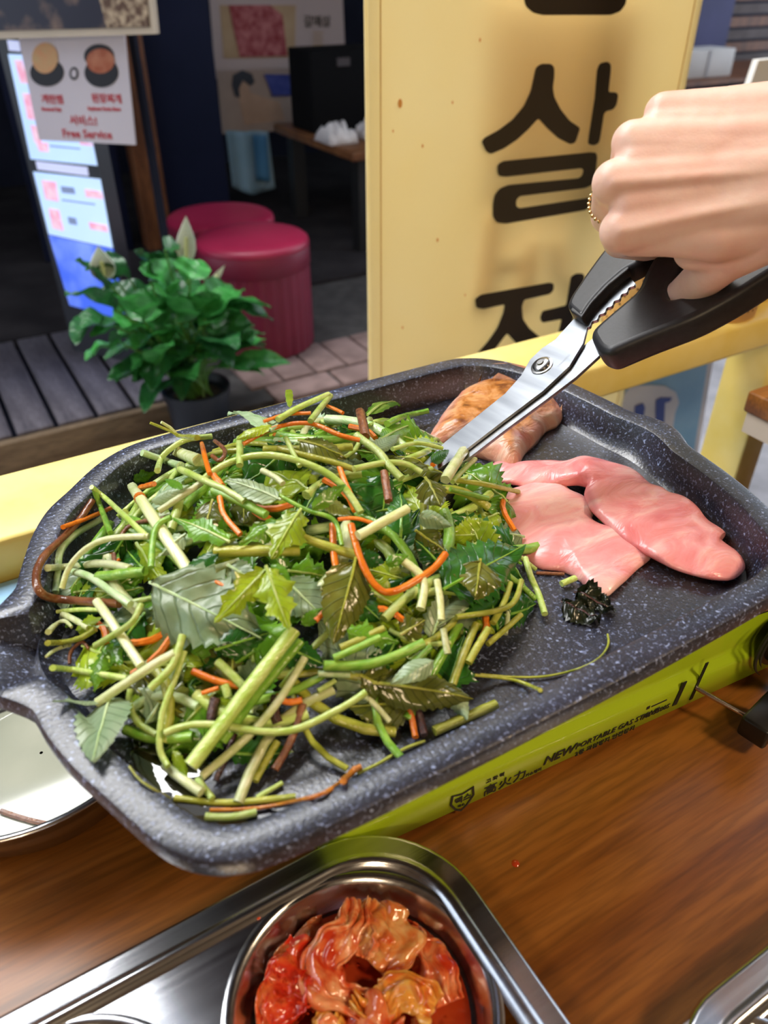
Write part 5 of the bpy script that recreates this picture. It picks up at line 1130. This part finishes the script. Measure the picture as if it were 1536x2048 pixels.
c2_ = PV(440, 426, 2.66); stool((c2_.x, 2.66), .183, c2_.z, .1235, 'second crimson round stool half hidden behind the front one')

# --- potted peace lily
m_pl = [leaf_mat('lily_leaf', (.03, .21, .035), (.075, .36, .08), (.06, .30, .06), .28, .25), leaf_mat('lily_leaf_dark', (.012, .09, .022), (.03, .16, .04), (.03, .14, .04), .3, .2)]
m_plst = mat('lily_stalk', (.08, .24, .04), (.14, .32, .07), scale=10, rough=.4); m_white = mat('lily_white', (.72, .76, .62), (.80, .82, .72), scale=20, rough=.5, trans=.2)
PX = Vector((.51, 1.84, 0)); lily = empty('potted_peace_lily', (PX.x, PX.y, 0), 'potted peace lily with glossy leaves and white flowers in a black pot', 'plant')
pot = MB().lathe([(.001, 0), (.062, 0), (.064, .003), (.082, .19), (.088, .192), (.090, .215), (.084, .216), (.082, .205), (.078, .195), (.001, .190)], 48, PX).build('pot', mat('black_pot', (.012, .016, .026), rough=.45), lily, smooth=True, angle=math.radians(40))
MB().lathe([(.001, .004), (.05, .003), (.0775, 0)], 24, PX + Vector((0, 0, .192))).build('soil', mat('soil', (.02, .014, .01), (.05, .035, .025), scale=90, rough=.95, bump=.6), pot, smooth=True)
r3 = random.Random(21)
def lily_leaf(base, tip, w, m, droop=.25):
    L = (tip - base).length; ax = (tip - base).normalized(); sd = ax.cross(Vector((0, 0, 1))); sd = sd.normalized() if sd.length > .05 else Vector((1, 0, 0)); nr = sd.cross(ax); mb = MB(); uv = []; NU, NV = 12, 6; rollm = Matrix.Rotation(r3.uniform(-.5, .5), 3, ax); sd = rollm @ sd; nr = rollm @ nr
    for i in range(NU + 1):
        a = i / NU; wv = math.sin(math.pi * a ** .85) ** .8 * (1 - .15 * a) + .01; c = base.lerp(tip, a) + nr * (droop * L * 4 * a * (1 - a) * .35)
        for j in range(NV + 1):
            s_ = j / NV * 2 - 1; mb.v.append(c + sd * (w / 2 * wv * s_) + nr * (abs(s_) * w * .16 * wv + .05 * w * math.sin(a * 14 + s_ * 2))); uv.append((a * 2, j / NV))
    for i in range(NU):
        for j in range(NV): q = i * (NV + 1) + j; mb.f.append([q, q + NV + 1, q + NV + 2, q + 1])
    mb.uv = uv; o = mb.build('leaf', m, lily, smooth=True, angle=3)
    b0 = PX + Vector((r3.uniform(-.035, .035), r3.uniform(-.035, .035), .195)); md_ = b0.lerp(base, .5) + Vector((0, 0, .03))
    MB().tube(cr_spline([b0, md_, base], 6), .0028, 6).build('stalk', m_plst, o, smooth=True)
LT = [((300, 660), (180, 672), 66), ((350, 680), (235, 665), 62), ((285, 640), (225, 590), 70), ((355, 640), (310, 580), 80), ((360, 600), (280, 535), 84), ((400, 655), (495, 620), 64), ((410, 640), (490, 580), 60), ((380, 640), (440, 590), 70),
      ((345, 650), (360, 560), 74), ((300, 700), (270, 760), 50), ((330, 720), (285, 755), 46), ((240, 650), (140, 660), 56), ((230, 620), (130, 590), 50), ((260, 560), (170, 540), 54), ((300, 560), (270, 500), 60), ((330, 560), (320, 505), 60),
      ((380, 560), (400, 520), 56), ((420, 600), (460, 570), 50), ((440, 680), (510, 660), 46), ((400, 690), (430, 720), 40), ((250, 690), (170, 720), 54), ((210, 580), (150, 520), 44), ((350, 590), (390, 560), 56), ((290, 600), (230, 640), 60), ((370, 700), (400, 660), 50),
      ((230, 560), (215, 500), 44), ((200, 640), (150, 690), 44), ((330, 500), (360, 490), 36), ((260, 640), (330, 600), 60), ((310, 730), (345, 690), 44)]
for k, (b_, t_, w_) in enumerate(LT):
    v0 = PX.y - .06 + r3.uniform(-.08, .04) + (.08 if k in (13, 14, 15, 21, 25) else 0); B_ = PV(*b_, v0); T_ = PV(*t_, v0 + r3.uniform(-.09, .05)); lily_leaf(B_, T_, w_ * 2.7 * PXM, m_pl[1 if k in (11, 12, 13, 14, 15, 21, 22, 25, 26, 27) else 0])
for k in range(44):
    a = r3.uniform(0, 6.28); r_ = r3.uniform(.06, .17); zz = r3.uniform(.26, .44); B_ = PX + Vector((math.cos(a) * r_ * .6, math.sin(a) * r_ * .6, zz)); T_ = PX + Vector((math.cos(a) * (r_ + .10), math.sin(a) * (r_ + .08), zz + r3.uniform(-.06, .05))); lily_leaf(B_, T_, r3.uniform(.07, .11), m_pl[k % 2], .3)
for (x0, y0, x1, y1, w_, v0) in ((372, 525, 372, 432, 36, 1.82), (210, 560, 196, 492, 44, 1.80), (418, 575, 450, 530, 14, 1.84)):
    B_, T_ = PV(x0, y0, v0), PV(x1, y1, v0); w_ = w_ * 2.2 * PXM; mb = MB(); NU, NV = 12, 8; ax = (T_ - B_).normalized()
    sd = ax.cross(CAM - B_).normalized(); nr = sd.cross(ax)
    for i in range(NU + 1):
        a = i / NU; wv = math.sin(math.pi * a ** .7) ** .9 * (1 - .3 * a) + .01
        for j in range(NV + 1): th_ = (j / NV * 2 - 1) * 1.9; mb.v.append(B_.lerp(T_, a) + sd * (w_ / 2 * wv * math.sin(th_)) - nr * (w_ / 2 * wv * math.cos(th_)))
    for i in range(NU):
        for j in range(NV): q = i * (NV + 1) + j; mb.f.append([q, q + NV + 1, q + NV + 2, q + 1])
    o = mb.build('flower', m_white, lily, smooth=True, angle=3); o['label'] = 'white spathe'
    MB().tube([B_ + ax * .012, B_.lerp(T_, .55)], .005, 8).build('spadix', mat('spadix', (.6, .62, .3), rough=.6), o, smooth=True)
    MB().tube(cr_spline([PX + Vector((0, 0, .2)), (PX + B_) / 2 + Vector((0, 0, .12)), B_], 8), .003, 6).build('flower_stalk', m_plst, lily, smooth=True)

# --- standing lit menu, hanging notices
LA = math.radians(-53.5); LP0 = P(165, 705, .12); LD = Vector((math.cos(LA), math.sin(LA), 0)); LN = Vector((LD.y, -LD.x, 0))
if LN.dot(CAM - LP0) < 0: LN = -LN
m_bezel = mat('menu_bezel', (.022, .024, .034), (.035, .037, .048), scale=6, rough=.4)
menu = empty('menu_display', LP0, 'standing lit menu display with pale blue panels beside the plant', 'menu')
def on(p0, n, pts, lift=0.0): return [PP(x, y, Vector(p0) + n * lift, n) for x, y in pts]
wl = .213
MB().prism([LP0 - LD * .035, LP0 + LD * wl, LP0 + LD * wl + Vector((0, 0, 1.35)), LP0 - LD * .035 + Vector((0, 0, 1.35))], -LN * .05).build('cabinet', m_bezel, menu)
m_lit = mat('lit_panel', (.44, .62, .92), (.50, .68, .95), scale=3, rough=.4, emit=.55); m_litw = mat('lit_title', (.62, .66, .92), rough=.4, emit=.4); m_litb = mat('lit_blue', (.06, .14, .80), (.22, .34, .90), scale=5, rough=.4, emit=.5, ramp=(.42, .58)); m_litp = mat('lit_pink', (.85, .36, .52), (.92, .62, .74), scale=40, rough=.4, emit=.45)
m_litg = mat('lit_text', (.30, .38, .62), rough=.5, emit=.2)
def lit(name, pts, m, lift): return MB().prism(on(LP0, LN, pts, lift), LN * .002).build(name, m, menu)
lit('panel', [(17, 108), (150, 112), (195, 331), (62, 318)], m_lit, .002); lit('panel', [(67, 343), (201, 358), (226, 496), (98, 468)], m_lit, .002)
lit('panel', [(98, 470), (227, 498), (250, 640), (140, 610)], m_litb, .002); lit('title_strip', [(15, 80), (38, 82), (42, 103), (19, 101)], m_litw, .002); lit('title_strip', [(72, 322), (175, 334), (178, 352), (76, 339)], m_litw, .002)
for pts in ([(30, 120), (44, 121), (60, 168), (42, 165)], [(46, 186), (60, 188), (70, 240), (56, 237)], [(62, 250), (74, 252), (84, 285), (70, 284)], [(72, 284), (96, 286), (98, 304), (80, 302)], [(84, 360), (112, 364), (118, 403), (92, 398)], [(98, 416), (118, 420), (128, 462), (106, 456)]): lit('food_picture', pts, m_litp, .0045)
for pts in ([(122, 372), (148, 375), (151, 388), (125, 385)], [(136, 433), (152, 436), (155, 450), (139, 447)], [(124, 398), (190, 407), (191, 410), (125, 401)], [(100, 290), (160, 296), (161, 299), (101, 293)]): lit('text_line', pts, m_litg, .0045)
for pts in ([(170, 378), (203, 383), (207, 398), (173, 394)], [(178, 444), (214, 450), (217, 464), (182, 458)], [(160, 284), (185, 287), (186, 292), (161, 289)]): lit('price_line', pts, m_litp, .0045)

NA = math.radians(-40); ND = Vector((math.cos(NA), math.sin(NA), 0)); NN = Vector((ND.y, -ND.x, 0)); NP0 = PD(160, 180, 2.22)
if NN.dot(CAM - NP0) < 0: NN = -NN
m_card = mat('white_card', (.66, .60, .68), (.70, .64, .71), scale=3, rough=.5); m_redi = mat('red_ink', (.55, .03, .05), rough=.5)
note = empty('service_notice', NP0, 'white notice with two stew bowls and red FREE SERVICE lettering', 'sign')
MB().prism(on(NP0, NN, [(36, 70), (248, 66), (271, 290), (78, 280)]), -NN * .006).build('card', m_card, note)
m_bowl = mat('print_black', (.012, .012, .02), rough=.5); m_egg = mat('print_egg', (.62, .42, .20), (.70, .34, .16), scale=40, rough=.5); m_stew = mat('print_stew', (.42, .10, .04), (.58, .22, .12), scale=40, rough=.5)
def disc(name, cx_, cy_, rx, ry, m, lift, rot=0.0, a0=0, a1=360):
    pts = [(cx_ + rx * math.cos(math.radians(a)), cy_ + ry * math.sin(math.radians(a))) for a in range(a0, a1, 15)]
    return MB().prism(on(NP0, NN, pts, lift), NN * .0008).build(name, m, note)
disc('printed_bowl', 94, 145, 34, 28, m_bowl, .0006); disc('printed_food', 90, 116, 26, 31, m_egg, .0016); disc('printed_bowl', 203, 145, 34, 30, m_bowl, .0006); disc('printed_bowl', 198, 112, 30, 24, m_bowl, .0008); disc('printed_food', 201, 122, 28, 25, m_stew, .0018)
disc('printed_plus_ring', 148, 147, 9, 13, m_bowl, .0006); disc('printed_plus', 148, 147, 5, 8, m_card, .0016)
def note_text(body, x0, y0, x1, y1, size, m=m_redi):
    a, b = on(NP0, NN, [(x0, y0), (x1, y1)], .0008); M_ = frame(a, b - a, NN.cross((b - a).normalized()))
    return lettering('printed_text', body, size, M_, m, note, .0003, bold=.0006)
note_text('계란찜', 84, 205, 122, 206, .021); note_text('Steamed Egg', 84, 221, 130, 222, .010); note_text('된장찌개', 184, 203, 240, 205, .021); note_text('Soybean Paste Stew', 176, 220, 252, 222, .0105); note_text('서비스!', 140, 248, 190, 250, .024); note_text('Free Service', 126, 274, 210, 277, .026)
bp0 = NP0 + NN * .03
post_ = empty('framed_food_poster', bp0, 'framed dark food poster at the top left corner', 'poster')
MB().prism(on(bp0, NN, [(-220, -260), (278, -260), (312, 68), (-180, 84)]), -NN * .02).build('frame', mat('cream_frame', (.55, .46, .36), (.62, .52, .42), scale=5, rough=.5), post_)
MB().prism(on(bp0, NN, [(-200, -250), (266, -250), (300, 54), (-170, 66)], .001), NN * .001).build('picture', mat('dark_food_print', (.010, .010, .03), (.25, .16, .12), scale=16, rough=.4, ramp=(.5, .72)), post_)
MB().prism(on(bp0, NN, [(196, -10), (292, -12), (299, 52), (214, 56)], .002), NN * .0006).build('printed_mushrooms', mat('print_mushroom', (.10, .05, .03), (.50, .38, .26), scale=60, rough=.5, ramp=(.4, .62)), post_)
sp_ = on(NP0, NN, [(250, 40), (262, 40)], -.02); MB().prism([sp_[0], sp_[1], Vector((sp_[1].x, sp_[1].y, .12)), Vector((sp_[0].x, sp_[0].y, .12))], -NN * .02).build('stand', m_dark, post_)

# --- shop front and what shows inside
m_brownpost = wood_mat('post_wood', (.08, .026, .010), (.15, .05, .018), (.22, .08, .028), (5, 5, 1), .5)
tag(MB().box((.825, 3.36, .12), (.935, 3.46, 2.15)).build('wooden_post', m_brownpost, bevel=.004), 'brown wooden post behind the service notice', 'post')
tag(MB().box((.94, 3.40, .12), (1.22, 3.44, 2.15)).build('navy_panel', m_navy, bevel=.003), 'tall dark navy panel between the wooden post and the posters', 'panel')
tag(MB().box((.42, 3.42, .12), (.78, 3.45, 2.15)).build('navy_panel', m_navy, bevel=.003), 'dark navy panel behind the lit menu', 'panel')
def wallq(pts, v): return [PV(x, y, v) for x, y in pts]
pw = empty('meat_poster', PV(550, 60, 3.9), 'pale poster with a photo of sliced red meat on the back wall', 'poster')
m_pap = mat('poster_paper', (.46, .37, .36), (.50, .41, .40), scale=3, rough=.6)
MB().prism(wallq([(415, -60), (683, -60), (690, 100), (640, 150), (432, 158)], 3.9), (0, .01, 0)).build('sheet', m_pap, pw)
MB().prism(wallq([(440, 10), (592, 10), (590, 115), (448, 117)], 3.897), (0, .003, 0)).build('photo_background', mat('print_tan', (.42, .28, .16), (.5, .36, .22), scale=6, rough=.6), pw)
MB().prism(wallq([(458, 10), (540, 10), (565, 30), (575, 112), (480, 114), (468, 60)], 3.893), (0, .003, 0)).build('printed_meat', mat('print_meat', (.26, .02, .03), (.50, .16, .17), scale=30, rough=.6), pw)
a_, b_ = wallq([(608, 52), (658, 52)], 3.895); lettering('printed_text', '갈매살', .052, frame(a_, b_ - a_, (0, 0, 1)), m_ink, pw, .001)
for k in range(4): MB().prism(wallq([(626, 64 + k * 8), (646, 64 + k * 8), (646, 67 + k * 8), (626, 67 + k * 8)], 3.895), (0, .002, 0)).build('text_line', MATS['print_tan'], pw)
p2_ = empty('person_poster', PV(530, 200, 3.85), 'poster of a dark-haired figure with a blue banner below the meat poster', 'poster')
MB().prism(wallq([(434, 142), (626, 135), (630, 240), (560, 262), (446, 268)], 3.85), (0, .01, 0)).build('sheet', mat('poster_tan', (.36, .27, .23), (.44, .34, .29), scale=5, rough=.6), p2_)
MB().prism(wallq([(466, 150), (485, 140), (504, 148), (510, 165), (500, 172), (486, 160), (478, 178), (480, 196), (470, 192), (464, 170)], 3.845), (0, .003, 0)).build('printed_hair', mat('print_hair', (.03, .035, .05), rough=.6), p2_)
MB().prism(wallq([(480, 164), (496, 166), (500, 185), (560, 205), (570, 240), (490, 250), (478, 200)], 3.846), (0, .003, 0)).build('printed_figure', mat('print_skin', (.42, .27, .19), (.5, .33, .24), scale=9, rough=.6), p2_)
MB().prism(wallq([(528, 148), (622, 150), (624, 190), (545, 192)], 3.842), (0, .003, 0)).build('printed_blue_banner', mat('print_blue', (.025, .04, .22), (.06, .08, .32), scale=30, rough=.6), p2_)
hang = empty('blue_cloth', PV(490, 320, 3.8), 'pale blue cloth hanging below the figure poster', 'cloth')
MB().grid(lambda a, b: PV(452 + 82 * a + 14 * b, 262 + (112 + 14 * math.sin(a * 3.1)) * b, 3.8) + Vector((0, .015 * math.sin(a * 11), 0)), 16, 10).build('drape', mat('pale_blue_cloth', (.25, .42, .55), (.32, .48, .62), scale=6, rough=.8), hang, smooth=True, solid=.004)
MB().grid(lambda a, b: PV(506 + 26 * a + 8 * b, 270 + 92 * b, 3.79) + Vector((0, .01 * math.sin(a * 6), 0)), 6, 8).build('blue_stripe', mat('mid_blue_cloth', (.06, .22, .45), (.09, .28, .52), scale=6, rough=.8), hang, smooth=True, solid=.004)
ft = empty('shop_table', (1.95, 3.2, .12), 'low wooden table inside the shop with white cloths on it', 'table')
MB().box((1.545, 2.86, .485), (2.5, 3.62, .52)).build('tabletop', wood_mat('shop_table_wood', (.14, .05, .02), (.2, .08, .03), (.27, .12, .05), (2, 5, 4), .4), ft, bevel=.004)
for x in (1.62, 2.42):
    for y in (2.93, 3.55): MB().box((x - .03, y - .03, .12), (x + .03, y + .03, .485)).build('leg', m_leg, ft)
bb = empty('black_box', (1.75, 3.35, .52), 'black box on the shop table behind the white cloths', 'box')
b1_ = PV(620, 102, 3.28)
MB().box((b1_.x, 3.28, .521), (2.1, 3.5, b1_.z)).build('body', mat('matt_black', (.006, .006, .007), rough=.9, spec=.1), bb, bevel=.006)
MB().box((b1_.x + .12, 3.274, b1_.z - .06), (b1_.x + .18, 3.28, b1_.z - .03)).build('front_label', mat('box_label', (.05, .04, .045), rough=.6), bb)
for k, (px, py, w_, h_, lab) in enumerate(((662, 240, .085, .055, 'crumpled white cloth on the shop table, the left one'), (738, 245, .08, .05, 'crumpled white cloth on the shop table beside the banner'))):
    c = PV(px, py, 3.08); cc = Vector((c.x + .02, 3.08, .521))
    o = MB().grid(lambda a, b: cc + Vector(((a - .5) * w_ * 1.5, (b - .5) * .16, max(.002, h_ * ((1 - (2 * a - 1) ** 4) * (1 - (2 * b - 1) ** 4)) ** .6 * (1 + .9 * noise.noise(Vector((a * 6, b * 5, k * 7.0))))))), 20, 14).build('white_cloth', mat('white_cloth', (.62, .57, .57), (.70, .66, .66), scale=8, rough=.9), smooth=True, angle=3, solid=.004)
    tag(o, lab, 'cloth', 'white cloths on the shop table')
# right background
cab = empty('dark_cabinet', (3.4, 2.8, .12), 'dark low cabinet across the alley at the upper right', 'cabinet')
MB().box((2.7, 2.5, .12), (4.2, 2.95, .70)).build('body', m_dark, cab); MB().box((2.68, 2.48, .70), (4.22, 2.97, .715)).build('top', m_brownpost, cab)
wb = empty('white_carton', (3.15, 2.62, .715), 'white carton standing on the dark cabinet behind the banner', 'carton')
MB().box((2.98, 2.56, .7155), (3.265, 2.70, .82)).build('carton_body', mat('carton_white', (.5, .48, .47), (.56, .53, .52), scale=6, rough=.7), wb, bevel=.003)
MB().box((3.10, 2.555, .718), (3.112, 2.56, .818)).build('fold_line', mat('carton_grey', (.36, .35, .37), rough=.7), wb)
tag(MB().box((2.9, 3.0, .12), (3.74, 3.04, 1.6)).build('navy_panel', mat('blue_panel', (.02, .022, .09), (.035, .035, .13), scale=3, rough=.6)), 'dark blue panel above the white carton', 'panel')
scr = empty('slatted_screen', (3.8, 3.1, .12), 'brown slatted wooden screen at the upper right', 'screen')
for k in range(22): MB().box((3.765, 3.05, .14 + k * .055), (5.2, 3.08, .182 + k * .055)).build('slat', m_brownpost if k % 2 else mat('slat_grey', (.07, .05, .05), (.11, .085, .085), scale=8, rough=.7), scr)
for x in (3.765, 4.6): MB().box((x, 3.08, .12), (x + .05, 3.12, 1.36)).build('upright', m_brownpost, scr)
# blue sign standing below the sill
BP = PV(1424, 737, 1.1); m_skyb = mat('sign_sky_blue', (.20, .45, .74), (.34, .60, .84), scale=5, rough=.5)
bs = empty('blue_street_sign', (1.3, 1.12, 0), 'pale blue street sign with dark blue letter seen below the sill', 'sign')
e0, e1 = PV(1424, 737, 1.1), PV(1400, 880, 1.1); dn = (e1 - e0) / (e0.z - e1.z)
tr_ = e0 - dn * .12; br_ = e1 + dn * (e1.z - .012)
tl_ = Vector((1.14, 1.1, tr_.z)); bl_ = Vector((1.12, 1.1, br_.z))
MB().prism([tl_, tr_, br_, bl_], (0, .02, 0)).build('board', mat('sign_white', (.66, .68, .76), rough=.5), bs)
ins = Vector((.022, 0, 0)); MB().prism([tl_ + ins + Vector((0, -.001, -.02)), tr_ - ins + Vector((0, -.001, -.02)), br_ - ins + Vector((0, -.001, .02)), bl_ + ins + Vector((0, -.001, .02))], (0, -.002, 0)).build('blue_field', m_skyb, bs)
def sg(pts, v): return [PV(x, y, v) for x, y in pts]
fill2d('cloud', [[(p.x, p.z) for p in sg([(1240, 800), (1262, 772), (1300, 770), (1330, 772), (1352, 785), (1358, 805), (1350, 826), (1345, 860), (1300, 880), (1250, 870)], 1.094)]], frame((0, 1.094, 0), (1, 0, 0), (0, 0, 1)), MATS['sign_white'], bs, .0005)
for gl in ([(1312, 800), (1322, 795), (1344, 795), (1340, 803), (1330, 806), (1328, 850), (1311, 850)], [(1270, 812), (1286, 806), (1290, 815), (1284, 850), (1268, 850)]):
    fill2d('letter', [[(p.x, p.z) for p in sg(gl, 1.092)]], frame((0, 1.092, 0), (1, 0, 0), (0, 0, 1)), mat('sign_blue_ink', (.03, .07, .36), rough=.5), bs, .0005)
wbd = empty('white_board', (1.95, 1.3, 0), 'white board edge at the right border above the wrist', 'board')
wl_, wt_ = PV(1504, 158, 1.3), PV(1517, 120, 1.3)
MB().prism([wt_, wt_ + Vector((.45, 0, 0)), Vector((wt_.x + .45, 1.3, .78)), wl_ + (wl_ - wt_) * 1.5], (0, .015, 0)).build('panel', mat('bright_white', (.78, .75, .70), (.84, .80, .74), scale=3, rough=.5), wbd)
MB().tube([(wt_.x + .25, 1.325, 0), (wt_.x + .25, 1.325, .95)], .012, 10).build('pole', m_leg, wbd)
